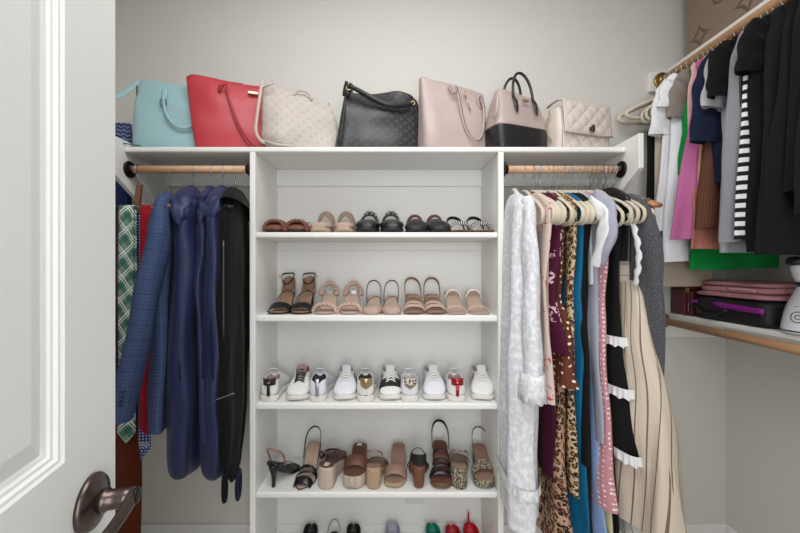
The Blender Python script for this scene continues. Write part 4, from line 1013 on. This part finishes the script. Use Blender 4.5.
# ------------------------------------------------------------ shoes
HW = [(0, .0), (.015, .016), (.05, .027), (.12, .032), (.25, .033), (.4, .031), (.55, .035), (.68, .042), (.78, .044), (.87, .041), (.94, .033), (.98, .020), (1.0, .004)]
class Shoe:
    def __init__(s, name, label, group, X, D, Z, rot=0, L=.235, H=0, P=.01, ws=1.0, side=1, toe='round', cat='shoe'):
        s.L = L; s.H = H; s.P = P; s.ws = ws; s.side = side; s.toe = toe
        s.t = thing(name, label, cat, (X, D, Z), math.radians(rot), group)
    def hw(s, q):
        w = interp(HW, q)*s.ws
        if s.toe == 'point' and q > .75: w *= 1-.55*sm((q-.75)/.25)
        if s.toe == 'square' and q > .9: w = max(w, .034*s.ws*(1-.25*(q-.9)/.1))
        return w
    def cx(s, q): return s.side*.006*math.sin(PI*min(1, q*1.1))*s.ws
    def y(s, q): return s.L*(.5-q)
    def hb(s, q):
        if s.H < .005: return s.P
        k = .5+.5*math.cos(PI*max(0, min(1, (q-.10)/.60)))
        return s.P+s.H*k
    def ringat(s, q, z0, z1, w=None, e=0.0, n=12):
        w = (s.hw(q) if w is None else w)+e; c = s.cx(q); y = s.y(q); h = z1-z0
        pts = [(-1, .25), (-1, .75), (-.93, 1), (-.45, 1), (.45, 1), (.93, 1), (1, .75), (1, .25), (.93, 0), (.45, 0), (-.45, 0), (-.93, 0)]
        return [(c+px*w, y, z0+pz*h) for px, pz in pts]
    def sole(s, m, mode='thin', th=.006, name='sole', e=.0, flare=0, gap=None):
        qs = [0.004, .02, .05, .1, .16, .24, .32, .4, .48, .56, .64, .72, .8, .87, .93, .97, .995]
        rings = []
        for q in qs:
            top = s.hb(q)
            if mode == 'thin': z0 = max(0.0, top-th-s.P*(.9 if q > .5 else .3)) if s.H > .01 else 0.0
            elif mode == 'plat': z0 = 0 if q > .52 else max(0, top-th-s.P*interp([(0, .3), (.35, .35), (.52, 1)], q)-.0)
            else: z0 = 0.0
            if mode == 'thin' and q > .62: z0 = 0.0
            if q > .85: z0 += .012*((q-.85)/.15)**2*(1 if mode != 'wedge' or s.P < .03 else 1)
            z0 = min(z0, top-.003)
            rings.append(s.ringat(q, z0, top, e=e))
        mb = MB(); mb.loft(rings); return mb.build(name, m, s.t, sub=1)
    def insole(s, m, e=-.003, th=.0025, q0=.01, q1=.985, name='insole'):
        qs = [q0+(q1-q0)*i/18 for i in range(19)]
        mb = MB(); mb.loft([s.ringat(q, s.hb(q)-.001, s.hb(q)+th, e=min(e, -.001)) if s.hw(q) > .006 else s.ringat(q, s.hb(q)-.001, s.hb(q)+th, w=.003) for q in qs]); return mb.build(name, m, s.t, sub=1)
    def heel(s, m, w0=.024, w1=.006, d0=.03, d1=.008, curve=.01, q=.10, name='heel'):
        mb = MB(); rings = []; zt = s.hb(q)-.004; n = 16
        for i in range(11):
            u = i/10; z = zt*(1-u); w = lerp(w0, w1, sm(u*1.25)**.8 if w1 < .012 else u); d = lerp(d0, d1, sm(u*1.25)**.8 if d1 < .012 else u)
            if u > .97 and w1 < .01: w *= 1.15; d *= 1.15
            yc = s.y(q)-curve*math.sin(PI*u)*.6+curve*.0
            rings.append([(s.cx(q)*.4+w*math.cos(2*PI*k/n), yc+(d*math.sin(2*PI*k/n)), z) for k in range(n)])
        mb.loft(rings); return mb.build(name, m, s.t, sub=1)
    def arch(s, qa, qb, a, n=18, base=-.004, e=.002, pw=1.0):
        P, Nn = [], []
        for i in range(n+1):
            th = PI*i/n; q = lerp(qa, qb, i/n); w = s.hw(q)+e
            c = math.cos(th); sn = math.sin(th)
            P.append(Vector((s.cx(q)-w*(abs(c)**.8)*(1 if c > 0 else -1), s.y(q), s.hb(q)+base+a*sn**pw))); Nn.append(Vector((-c, -.75*sn, sn+.15)))
        return P, Nn
    def strap(s, m, qa, qb, a, w=.012, th=.003, name='strap', **k):
        P, Nn = s.arch(qa, qb, a, **k); mb = MB(); mb.ribbon(P, Nn, w, th); return mb.build(name, m, s.t, sub=1)
    def braid(s, m, qa, qb, a, r=.007, name='braided_strap', tw=5, rows=2, sp=.05):
        mb = MB()
        for rw in range(rows):
            P, Nn = s.arch(qa+rw*sp, qb+rw*sp, a)
            for ph in (0, PI):
                Q = []; m_ = len(P)*3
                for i in range(m_):
                    t = i/(m_-1)*(len(P)-1); k = min(int(t), len(P)-2); p = P[k].lerp(P[k+1], t-k); nn = Nn[k].lerp(Nn[k+1], t-k).normalized()
                    an = tw*2*PI*i/(m_-1)+ph
                    Q.append(p+nn*(r*.5+r*.45*math.sin(an))+Vector((0, r*.75*math.cos(an), 0)))
                mb.tube(Q, r*.72, 8)
        return mb.build(name, m, s.t)
    def sling(s, m, q0, h, w=.006, th=.002, name='slingback', e=0.0, base=.004, back=0.0, pw=1.3, x0=1.0, n=24):
        P, Nn = [], []
        for i in range(n+1):
            ph = PI*i/n; c, sn = math.cos(ph), math.sin(ph); q = q0*(1-sn)+(-.0-back)*sn
            w_ = s.hw(max(q0*.8, .1))*x0+e
            P.append(Vector((s.cx(q0)*(1-sn)-w_*(1+.35*sn)*(abs(c)**.95)*(1 if c > 0 else -1), s.y(q), s.hb(max(0, q))+base+h*sn**pw))); Nn.append(Vector((-c, sn*.8, .3*sn)))
        mb = MB(); mb.ribbon(P, Nn, w, th); return mb.build(name, m, s.t, sub=1)
    def vamp(s, m, q0, q1, ht, name='upper', rim=.9, dip=True, e=.0015, open_to=None, peak=None, base=0.0, insideM=None):
        """closed upper from q0 (heel side) to q1 (toe). open region where q<open_to"""
        rings = []; N_ = 26
        for i in range(N_+1):
            q = lerp(q0, q1, i/N_); w = s.hw(q)+e; c = s.cx(q); y = s.y(q); zb = s.hb(q)+base; h = interp(ht, q)
            op = 0.0
            if open_to: op = 1-sm((q-open_to)/.05+.5)
            if i == 0 or q < .02: op = 0 if open_to else 0
            low = zb+.004
            dipz = lerp(zb+h, low, op); inner = lerp(.40, .80, op); rimx = lerp(.62, .90, op)
            rz_ = lerp(zb+h*.90, zb+h, op); iz = lerp(zb+h*.985, zb+h*.95, op)
            prof = [(-.9, zb-.004+.001), (-1.0, zb+h*.18), (-.99, zb+h*.5), (-lerp(.86, .95, op), zb+h*.76), (-rimx, rz_), (-inner, iz), (-inner*.96 if op > .5 else -.2, lerp(zb+h, zb+h*.5, op)), (-lerp(.1, .7, op), dipz), (0, dipz)]
            full = prof+[(-a, b) for a, b in prof[:-1][::-1]]
            rings.append([(c+a*w, y, b) for a, b in full])
        mb = MB(); mb.loft(rings); n_ = len(rings[0])
        if insideM:
            for k in range(N_):
                if lerp(q0, q1, (k+.5)/N_) < (open_to or 0):
                    for i in list(range(5, n_-6)): mb.mi[k*n_+i] = 1
        return mb.build(name, [m, insideM] if insideM else m, s.t, sub=1)
def pairx(px, D): return XP(px, D)

M_sblk = plain('shoe_black_leather', '#151416', .28, spec=.5); M_sblkm = plain('shoe_black_matte', '#1d1b1c', .5)
M_stan = plain('insole_tan', '#92735d', .55); M_snude = plain('shoe_nude', '#b39a8b', .5); M_snude2 = plain('shoe_pale_nude', '#c2a999', .45)
M_scog = plain('shoe_cognac', '#643d30', .45); M_srust = plain('shoe_rust_weave', '#744639', .55, bs=120); M_staupe = plain('shoe_taupe_suede', '#8f7666', .85, sheen=.3)
M_sbeige = plain('shoe_beige', '#b09a88', .6); M_pinkb = plain('shoe_pink_braid', '#bfa396', .5); M_stan2 = plain('shoe_caramel', '#907262', .5)
M_swht = plain('sneaker_white', '#e3e3e1', .45, bs=200, bst=.1, var=.02); M_swht2 = plain('sneaker_cool_white', '#e2e3ec', .5, var=.02); M_rub = plain('rubber_white', '#dcdad4', .6, var=.04)
M_sliv = plain('shoe_dark_inner', '#3a3638', .8); M_slin = plain('shoe_light_inner', '#c6bfb8', .8); M_pinkin = plain('shoe_pink_inner', '#a88b86', .8)
M_clear = plain('clear_vinyl', '#e3ddd8', .15, var=0); M_silv = plain('silver_trim', '#b6b4bb', .3, .7); M_rosegold = plain('rose_gold', '#b59a86', .3, .8)
M_platf = stripes('platform_stripe', '#c4b4a6', '#b09f91', .018, .15, 0, 'v'); M_woodh = wood('stacked_heel', '#5e3d2c', '#7a543e', .45)
def ropem(name, c1, c2, sc=150):
    n = N(name); s = n.sep(n.obj()); z = n.math('SINE', n.math('MULTIPLY', s[2], 700.0)); a = n.math('SINE', n.math('ADD', n.math('MULTIPLY', s[2], 500.0), n.math('MULTIPLY', n.math('ADD', s[0], s[1]), 900.0)))
    f = n.math('MULTIPLY', n.math('ADD', z, a), .5)
    n.bump(f, .6, .002); return n.fin(n.mix(n.math('MULTIPLY', n.math('ADD', f, 1.0), .5), lin(c1), lin(c2)), .85)
M_rope = ropem('jute_rope', '#9c8066', '#cdb392')
n_ = N('black_white_weave'); v_ = n_.obj(); f_ = n_.gt(n_.vor(v_, 170, .6), .50); n_.bump(f_, .5, .002); M_weave = n_.fin(n_.mix(f_, lin('#1a1716'), lin('#a89c88')), .8)
n_ = N('beaded_black_white'); s_ = n_.sep(n_.uv()); f_ = n_.gt(n_.math('SINE', n_.math('MULTIPLY', s_[1], 620.0)), .5); M_bead = n_.fin(n_.mix(f_, lin('#171717'), lin('#e4e2de')), .5)
M_leot = leopard('leopard_tab', '#d9cdbf', '#8a7262', '#2a211e', 120); M_redm = plain('red_metallic', '#a1202e', .3, .5); M_goldm = plain('gold_foil', '#b7a17f', .3, .8)

def mk(name, label, group, px, D, Z, **k): return Shoe(name, label, group, XP(px, D), D, Z, **k)
# ---------- row 1 (first shoe shelf)
Dc = 1.55
def r0a(px, lab, sd):
    s = mk('slide_sandal', lab, 'rust woven slides', px, 1.555, H1, L=.225, P=.014, side=sd, cat='sandal', ws=.92)
    s.sole(M_sblkm, 'wedge'); s.insole(M_scog); s.vamp(M_srust, .50, .975, [(.5, .040), (.7, .034), (.9, .02), (1, .01)]); s.braid(M_srust, .60, .64, .038, .008, tw=6, rows=4, sp=.08); s.sling(M_sblkm, .3, .05, .003, .0015, name='ankle_cord', x0=.75)
r0a(280.5, 'left shoe of the rust woven slide sandals on the top shoe shelf', 1); r0a(302, 'right shoe of the rust woven slide sandals on the top shoe shelf', -1)
def r0b(px, lab, sd):
    s = mk('wrap_sandal', lab, 'taupe wrap sandals', px, 1.55, H1, L=.22, P=.022, ws=.98, side=sd, toe='square', cat='sandal')
    s.sole(M_sbeige, 'wedge'); s.insole(M_snude); s.vamp(M_snude, .58, .985, [(.58, .032), (.8, .026), (1, .018)], name='toe_band'); s.strap(M_staupe, .32, .46, .072, .034, .006); s.strap(M_staupe, .46, .20, .082, .032, .006)
r0b(323.5, 'left of the taupe sandals with wrapped suede straps', 1); r0b(346.5, 'right of the taupe sandals with wrapped suede straps', -1)
def r0c(px, lab, sd):
    s = mk('studded_sandal', lab, 'black studded sandals', px, 1.55, H1, L=.23, P=.024, ws=1.12, side=sd, cat='sandal')
    s.sole(M_sblkm, 'wedge'); s.insole(M_sblkm); s.vamp(M_sblk, .55, .98, [(.55, .042), (.8, .034), (1, .014)], name='toe_band')
    for qa, qb, a, w in ((.52, .46, .066, .022), (.40, .34, .078, .022), (.28, .22, .085, .02)):
        st = s.strap(M_sblk, qa, qb, a, w, .005)
        P, Nn = s.arch(qa, qb, a); m = MB()
        for i in range(2, len(P)-2, 2):
            c = P[i]+Nn[i].normalized()*.006; m.disc(c, Nn[i], .0045, .003, 10)
        m.build('stud', M_silv, st)
r0c(368, 'left of the black studded chunky sandals', 1); r0c(392.5, 'right of the black studded chunky sandals', -1)
def r0d(px, lab, sd):
    s = mk('clog', lab, 'black clogs', px, 1.55, H1, L=.225, P=.014, ws=1.10, side=sd, cat='shoe')
    s.sole(M_sblkm, 'wedge'); s.insole(M_scog); s.vamp(M_sblkm, .42, .985, [(.42, .058), (.6, .05), (.8, .036), (1, .012)]); s.strap(M_scog, .16, .20, .082, .03, .004, name='heel_lining')
r0d(415, 'left of the plain black clogs with brown lining', 1); r0d(437.5, 'right of the plain black clogs with brown lining', -1)
def r0e(px, lab, sd):
    s = mk('beaded_sandal', lab, 'black and white beaded sandals', px, 1.55, H1, L=.225, P=.010, ws=1.0, side=sd, cat='sandal')
    s.sole(M_scog, 'wedge'); s.insole(M_stan); s.strap(M_bead, .84, .60, .036, .024, .006); s.strap(M_bead, .60, .78, .042, .024, .006); s.sling(M_sblk, .34, .075, .014, .005, x0=1.0, pw=.8, name='heel_strap')
    s.strap(M_sblk, .45, .40, .042, .012, .004)
r0e(457, 'left of the black and white beaded flat sandals', 1); r0e(479, 'right of the black and white beaded flat sandals', -1)
# ---------- row 2 heels
def r1a(px, lab, sd):
    s = mk('heeled_sandal', lab, 'black ankle strap heels', px, 1.545, H2, L=.205, H=.075, P=.008, side=sd, cat='heels')
    s.sole(M_sblk, 'thin'); s.insole(M_stan); s.heel(M_sblk, .025, .016, .026, .016, 0); s.strap(M_sblk, .80, .76, .030, .044, .003, name='toe_strap'); s.strap(M_sblk, .55, .30, .05, .007, .002)
    m = MB(); zc = s.hb(0)+.075; m.ribbon([(s.side*.0+.027*math.cos(a), s.y(.12)+.034*math.sin(a), zc+.006*math.sin(a)-.035*max(0, -math.sin(a))) for a in [2*PI*i/24 for i in range(25)]], [Vector((math.cos(a), math.sin(a), 0)) for a in [2*PI*i/24 for i in range(25)]], .007, .002); m.build('ankle_strap', M_sblk, s.t)
    s.vamp(M_stan, .0, .14, [(0, .07), (.08, .055), (.14, .006)], name='heel_cup', open_to=.5)
    m = MB(); m.box(-.036*sd-.003, -.036*sd+.003, s.y(.18), s.y(.18)+.008, zc-.014, zc-.002); m.build('buckle', M_silv, s.t, False)
r1a(283, 'left of the black ankle strap heels on the second shoe shelf', 1); r1a(305, 'right of the black ankle strap heels on the second shoe shelf', -1)
def r1b(px, lab, sd):
    s = mk('heeled_sandal', lab, 'pink braided heels', px, 1.545, H2, L=.20, H=.065, P=.006, side=sd, toe='square', cat='heels')
    s.sole(M_pinkb, 'thin'); s.insole(M_snude2); s.heel(M_pinkb, .024, .018, .026, .02, 0); s.braid(M_pinkb, .70, .74, .034, .0085, tw=5, rows=2, sp=.09)
    s2 = s.arch(.12, .12, .045)
    mb = MB()
    for ph in (0, PI):
        Q = []
        for i in range(60):
            a = PI*i/59; an = 5*2*PI*i/59+ph
            Q.append((-.033*math.cos(a)*1.05+.006*math.cos(an)*math.cos(a), s.y(.25)+.018*math.sin(a)+.006*math.sin(an), s.hb(.1)-.004+.052*math.sin(a)**.8+.006*math.cos(an)*math.sin(a)))
        mb.tube(Q, .0068, 8)
    mb.build('braided_heel_strap', M_pinkb, s.t)
    m = MB(); m.box(-.012, .012, s.y(.2), s.y(.2)+.001, s.hb(.2)+.004, s.hb(.2)+.02); m.build('size_label', M_silv, s.t, False)
r1b(327, 'left of the pale pink braided strap heels', 1); r1b(352, 'right of the pale pink braided strap heels', -1)
def r1c(px, lab, sd):
    s = mk('slingback_pump', lab, 'nude slingback pumps', px, 1.54, H2, L=.205, H=.055, P=.005, ws=.92, side=sd, cat='heels')
    s.sole(M_snude, 'thin'); s.insole(M_snude2); s.heel(M_snude, .022, .014, .022, .014, 0); s.vamp(M_snude, .60, .99, [(.6, .026), (.75, .030), (.9, .026), (1, .012)]); s.sling(M_sblkm, .42, .066, .006, .003, pw=.85); s.strap(M_sblkm, .62, .34, .045, .004, .002)
r1c(372.5, 'left of the nude slingback pumps with thin dark straps', 1); r1c(392, 'right of the nude slingback pumps with thin dark straps', -1)
def r1d(px, lab, sd):
    s = mk('wedge_sandal', lab, 'caramel slingback wedges', px, 1.54, H2, L=.205, H=.055, P=.012, side=sd, cat='sandal')
    s.sole(M_stan2, 'wedge'); s.insole(M_stan2); s.strap(M_snude, .84, .80, .027, .02, .004); s.strap(M_snude, .60, .68, .036, .018, .004); s.strap(M_stan2, .46, .52, .045, .016, .004); s.sling(M_stan2, .36, .07, .013, .004, pw=.85)
r1d(412.5, 'left of the caramel slingback wedge sandals', 1); r1d(434, 'right of the caramel slingback wedge sandals', -1)
def r1e(px, lab, sd):
    s = mk('heeled_mule', lab, 'nude mules', px, 1.54, H2, L=.20, H=.075, P=.005, side=sd, toe='square', cat='heels')
    s.sole(M_snude, 'thin'); s.insole(M_snude); s.heel(M_snude, .023, .012, .024, .012, 0); s.strap(M_snude2, .74, .76, .028, .007, .003); s.strap(M_clear, .34, .36, .044, .013, .003, name='clear_strap')
r1e(453, 'left of the nude square toe mules with thin straps', 1); r1e(476.5, 'right of the nude square toe mules with thin straps', -1)
# ---------- row 3 sneakers
def sneaker(px, D, rot, lab, grp, mU=M_swht, mLace=M_swht, tab=None, tabshape='T', toeM=None, sideM=None, inner=M_slin, L=.235, lift=0):
    s = mk('sneaker', lab, grp, px, D, H3, rot=rot, L=L, P=.024, ws=1.08, side=1, cat='sneaker')
    s.sole(M_rub, 'wedge', e=.0035)
    up = s.vamp(mU, .006, .985, [(0, .05), (.03, .068), (.12, .062), (.28, .052), (.42, .062), (.5, .064), (.62, .054), (.75, .040), (.88, .026), (1, .008)], open_to=.44, e=.001, insideM=inner)
    s.insole(inner, e=-.008)
    m = MB(); P = [Vector((s.cx(.45), s.y(q), s.hb(q)+z)) for q, z in ((.60, .052), (.52, .062), (.46, .072), (.41, .082), (.38, .086))]
    m.ribbon(P, (0, -.4, 1), [.034, .036, .04, .044, .036], .005); m.build('tongue', mU if mLace is not M_sblk else M_pinkin, s.t, sub=1)
    la = MB()
    for i in range(5):
        q = .49+.062*i; h = interp([(.42, .066), (.5, .068), (.62, .057), (.75, .044)], q)
        for sg in (1, -1):
            Q = []
            for k in range(9):
                u = k/8*2-1; qq = q+sg*.026*u
                Q.append((s.cx(q)+u*.0205, s.y(qq), s.hb(q)+h+.0025-.010*u*u-.10*(qq-q)*.2))
            la.tube(Q, .0028, 6)
    for sg in (1, -1):
        la.tube([(s.cx(.48)+sg*(.003+.016*math.sin(a)), s.y(.47)-.006+.004*math.cos(a), s.hb(.45)+.074-.014*(1-math.cos(a))) for a in [2*PI*i/14 for i in range(15)]], .0025, 6)
    la.build('laces', mLace, s.t)
    if tab:
        # patch wrapped round the back of the heel
        def hp(a, z, e=.0035):
            r = .0255*1.08; return (r*math.sin(a)*1.02+math.copysign(0, a), s.y(.10)+(.024+e)*math.cos(a), s.hb(0)+z)
        tb = MB()
        if tabshape in ('T', 'cap'):
            z0, z1 = (.044, .070) if tabshape == 'T' else (.030, .071)
            rings = []
            for i in range(15):
                a = -1.15+2.3*i/14; low = z0+(.014*abs(a) if tabshape == 'cap' else 0)
                rings.append([hp(a, low, .0015), hp(a, low), hp(a, z1), hp(a, z1+.002, .0015)])
            tb.loft(rings)
        if tabshape in ('T', 'strip'):
            w = .23 if tabshape == 'T' else .25; zt = .046 if tabshape == 'T' else .070
            rings = []
            for i in range(6):
                a = -w+2*w*i/5; rings.append([hp(a, .002, .0015), hp(a, .002), hp(a, zt), hp(a, zt, .0015)])
            tb.loft(rings)
        tb.build('heel_tab', tab, s.t)
        if tab is M_sblkm or tab is M_redm:
            e = MB(); e.ribbon([hp(-.25, .057, .0045), hp(0, .055, .0045), hp(.25, .057, .0045)], (0, 1, 0), .004, .001); e.build('emblem', M_gold, s.t)
    if toeM:
        s.vamp(toeM, .66, .86, [(.66, .0525), (.75, .0425), (.86, .031)], name='toe_patch', e=.0022)
    if sideM:
        for sg in (1, -1):
            for q in (.44, .52, .60):
                m = MB(); m.ribbon([(s.cx(q)+sg*(s.hw(q+u*.05)*.985+.002-.004*u), s.y(q+.03-.05*u), s.hb(q)+.008+.042*u) for u in [i/5 for i in range(6)]], (sg, 0, .2), .008, .0015); m.build('side_stripe', sideM, s.t)
    return s
G = 'white sneakers on the third shoe shelf'
DS = 1.55
sneaker(277, DS, 182, 'white sneaker seen from behind with black heel tab', None, tab=M_sblkm, inner=M_pinkin)
sneaker(300, DS, 8, 'white sneaker with black laces facing forward', None, mLace=M_sblk, inner=M_pinkin)
sneaker(322, DS, 182, 'cool white sneaker from behind with silver heel strip', None, mU=M_swht2, tab=M_silv, tabshape='strip', inner=M_sliv)
sneaker(345, DS+.005, 6, 'white sneaker facing forward with dark side stripes', None, mU=M_swht2, sideM=M_sliv)
sneaker(367, DS, 182, 'white sneaker from behind with gold foil heel', None, tab=M_goldm, tabshape='cap', inner=M_sliv)
sneaker(389, DS+.005, 4, 'white sneaker with a black toe patch', None, toeM=M_sblkm, sideM=M_sblkm)
sneaker(410, DS, 178, 'white sneaker from behind with leopard print heel', None, mU=M_swht2, tab=M_leot, tabshape='cap')
sneaker(432, DS+.005, 0, 'all white lace-up sneaker facing forward', None, mU=M_swht2)
sneaker(455, DS, 175, 'white sneaker from behind with metallic red heel tab', None, tab=M_redm, inner=M_pinkin)
sneaker(480, DS+.005, -8, 'white sneaker with red side stripes near the right upright', None, sideM=M_redm)
# ---------- row 4
s = mk('heeled_sandal', 'black high heel sandal seen from behind', None, 284, 1.53, H4, rot=165, L=.19, H=.095, P=.006, cat='heels')
s.sole(M_sblk, 'thin'); s.insole(M_sblk); s.heel(M_sblk, .022, .0075, .024, .008, .004, q=.1); s.strap(M_sblk, .78, .8, .03, .035, .003); s.sling(M_stan2, .32, .06, .010, .003, pw=.85); s.strap(M_sblk, .6, .5, .035, .01, .003)
s = mk('heeled_sandal', 'black strappy high heel sandal facing forward', None, 308, 1.535, H4, rot=-6, L=.205, H=.095, P=.006, toe='point', cat='heels')
s.sole(M_sblk, 'thin'); s.insole(M_snude); s.heel(M_sblk, .022, .0075, .024, .008, .004); s.strap(M_sblk, .86, .84, .024, .035, .003, name='toe_band'); s.strap(M_sblk, .70, .62, .034, .010, .003); s.strap(M_sblk, .54, .60, .038, .014, .003); s.sling(M_sblk, .40, .062, .009, .003, pw=.85)
def plat(px, rot, lab):
    s = mk('platform_sandal', lab, None, px, 1.54, H4, rot=rot, L=.215, H=.035, P=.055, ws=1.10, cat='sandal')
    s.sole(M_platf, 'wedge'); s.insole(M_scog); s.strap(M_scog, .70, .68, .040, .05, .004, name='wide_strap')
    m = MB(); q = .12; m.box(-.010, .010, s.y(q)-.012, s.y(q)+.012, s.hb(q)+.0025, s.hb(q)+.0035); m.build('insole_label', plain('label_silver_'+str(px), '#d8d6d2', .4), s.t, False)
    return s
s = plat(333, 172, 'beige platform sandal with brown slingback strap seen from behind'); s.sling(M_sliv, .40, .06, .012, .003, pw=.85)
s = plat(356.5, -4, 'beige platform sandal with wide brown strap facing forward')
def espa(px, rot, lab, D=1.54):
    s = mk('espadrille_wedge', lab, None, px, D, H4, rot=rot, L=.21, H=.065, P=.022, ws=1.0, cat='sandal')
    s.sole(M_rope, 'wedge'); s.insole(M_stan2, th=.003); s.strap(M_stan2, .74, .70, .034, .045, .004, name='wide_strap'); return s
s = espa(377, 174, 'tan rope wedge espadrille seen from behind'); s.sling(M_stan2, .42, .07, .009, .003, pw=.85)
s = espa(396, -8, 'tan rope wedge espadrille facing forward', 1.545)
s = mk('block_heel_sandal', 'black sandal with brown stacked block heel seen from behind', None, 419, 1.535, H4, rot=176, L=.20, H=.08, P=.016, cat='sandal')
s.sole(M_woodh, 'thin', th=.01); s.insole(M_scog); s.heel(M_woodh, .029, .020, .028, .020, 0, q=.13); s.vamp(M_sblk, .0, .3, [(0, .05), (.2, .045), (.3, .03)], name='heel_cup', open_to=.6); s.strap(M_sblk, .74, .76, .032, .04, .004); s.strap(M_sblk, .3, .34, .07, .008, .003)
s = mk('block_heel_sandal', 'black strappy sandal on thick brown wood sole facing forward', None, 440, 1.54, H4, rot=-5, L=.215, H=.075, P=.026, ws=1.05, cat='sandal')
s.sole(M_woodh, 'wedge'); s.insole(M_scog); 
for qa, qb, a in ((.80, .76, .028), (.66, .56, .034), (.50, .58, .04), (.38, .44, .045)): s.strap(M_sblk, qa, qb, a, .011 if a > .03 else .022, .003)
s.sling(M_sblk, .3, .085, .016, .003, pw=.8)
def wev(px, rot, lab, D=1.54):
    s = mk('woven_espadrille', lab, None, px, D, H4, rot=rot, L=.21, H=.05, P=.036, ws=1.06, cat='sandal')
    s.sole(M_weave, 'wedge'); s.insole(M_stan2); s.strap(M_weave, .76, .62, .036, .034, .004); s.strap(M_weave, .60, .74, .040, .034, .004); s.sling(M_weave, .38, .072, .010, .003, pw=.85)
    return s
wev(459, 172, 'black and cream woven espadrille seen from behind'); wev(481.5, -6, 'black and cream woven espadrille facing forward at the shelf end')
m = MB()
# ---------- bottom shelf, only tops visible
ZB = .055
def pumpb(px, py, lab, m_, grp=None, rot=180, kind='pump', H=.03, D=1.55):
    s = mk('shoe' if kind != 'heel' else 'pump', lab, grp, px, D, ZB, rot=rot, L=.22, H=H, P=.012, cat='shoe')
    s.sole(m_, 'wedge'); s.vamp(m_, .005, .985, [(0, py), (.1, py*.9), (.4, .045), (.7, .035), (1, .01)], open_to=.5); s.insole(M_slin, e=-.008)
    if kind == 'heel':
        mm = MB(); mm.ribbon([(0, s.y(0)+.002, s.hb(0)+.03), (0, s.y(0)+.003, s.hb(0)+.07), (0, s.y(0)-.0, s.hb(0)+.09)], (0, 1, 0), .008, .003); mm.build('heel_pull', m_, s.t)
    return s
pumpb(306, .045, 'black shoe on the bottom shelf, leftmost', M_sblkm, rot=0, D=1.55, H=.012)
pumpb(351, .045, 'black slip-on shoe on the bottom shelf, second black one', M_sblkm, rot=0, D=1.55, H=.012)
s = pumpb(392, .045, 'grey and white running shoe on the bottom shelf', plain('shoe_grey_mesh', '#a9a7b6', .6), rot=0, D=1.55, H=.018)
pumpb(434, .046, 'teal green shoe on the bottom shelf', plain('shoe_teal', '#0e7a64', .5), rot=0, D=1.55, H=.012)
pumpb(455, .042, 'dark red low shoe beside the teal one', plain('shoe_dark_red', '#a8202a', .5), rot=0, D=1.55, H=.01)
pumpb(474, .050, 'bright red pump with upright heel pull on the bottom shelf', plain('shoe_red', '#b81a24', .45), rot=0, D=1.55, H=.01, kind='heel')
s = mk('thong_sandal', 'slim black thong sandal on the bottom shelf', None, 331, 1.58, ZB, L=.2, P=.01, cat='sandal', ws=.8)
s.sole(M_sblkm, 'wedge'); s.strap(M_sblkm, .7, .5, .06, .01, .003); s.sling(M_sblkm, .3, .05, .004, .002)

# ------------------------------------------------------------ light
def area(name, loc, rot, size, power, col=(1, 1, 1), sy=None):
    l = bpy.data.lights.new(name, 'AREA'); l.energy = power; l.size = size; l.color = col
    if sy: l.shape = 'RECTANGLE'; l.size_y = sy
    o = bpy.data.objects.new(name, l); COL.objects.link(o); o.location = loc; o.rotation_euler = rot; return o
area('ceiling_lamp', (0, .45, ZT-.06), (0, 0, 0), 1.3, 25, (1, 1, .985), 1.1)
area('doorway_light', (.13, -.95, 1.5), (math.radians(88), 0, 0), 1.0, 23, (.985, .99, 1), 1.7)
fx = thing('ceiling_light', 'flat round white ceiling lamp above the closet', 'lamp', (0, .35, ZT-.045))
MB().lathe([(.14, .0), (.16, .01), (.17, .045)]).build('diffuser', plain('opal_glass', '#f4f2ee', .3), fx)
w = bpy.data.worlds.new('World'); SC.world = w; w.use_nodes = True
bg = w.node_tree.nodes['Background']; bg.inputs[0].default_value = (1, .99, .98, 1); bg.inputs[1].default_value = 1.0

cam = bpy.data.cameras.new('Camera'); co = bpy.data.objects.new('Camera', cam); COL.objects.link(co)
co.location = (0, 0, CH); co.rotation_euler = (PI/2, 0, 0); cam.sensor_width = 36; cam.lens = F/800*36
cam.shift_x = (400-CX)/800; cam.shift_y = (CY-266.5)/800; cam.clip_start = .02
SC.camera = co
SC.view_settings.view_transform = 'Standard'; SC.view_settings.look = 'None'; SC.view_settings.exposure = 0
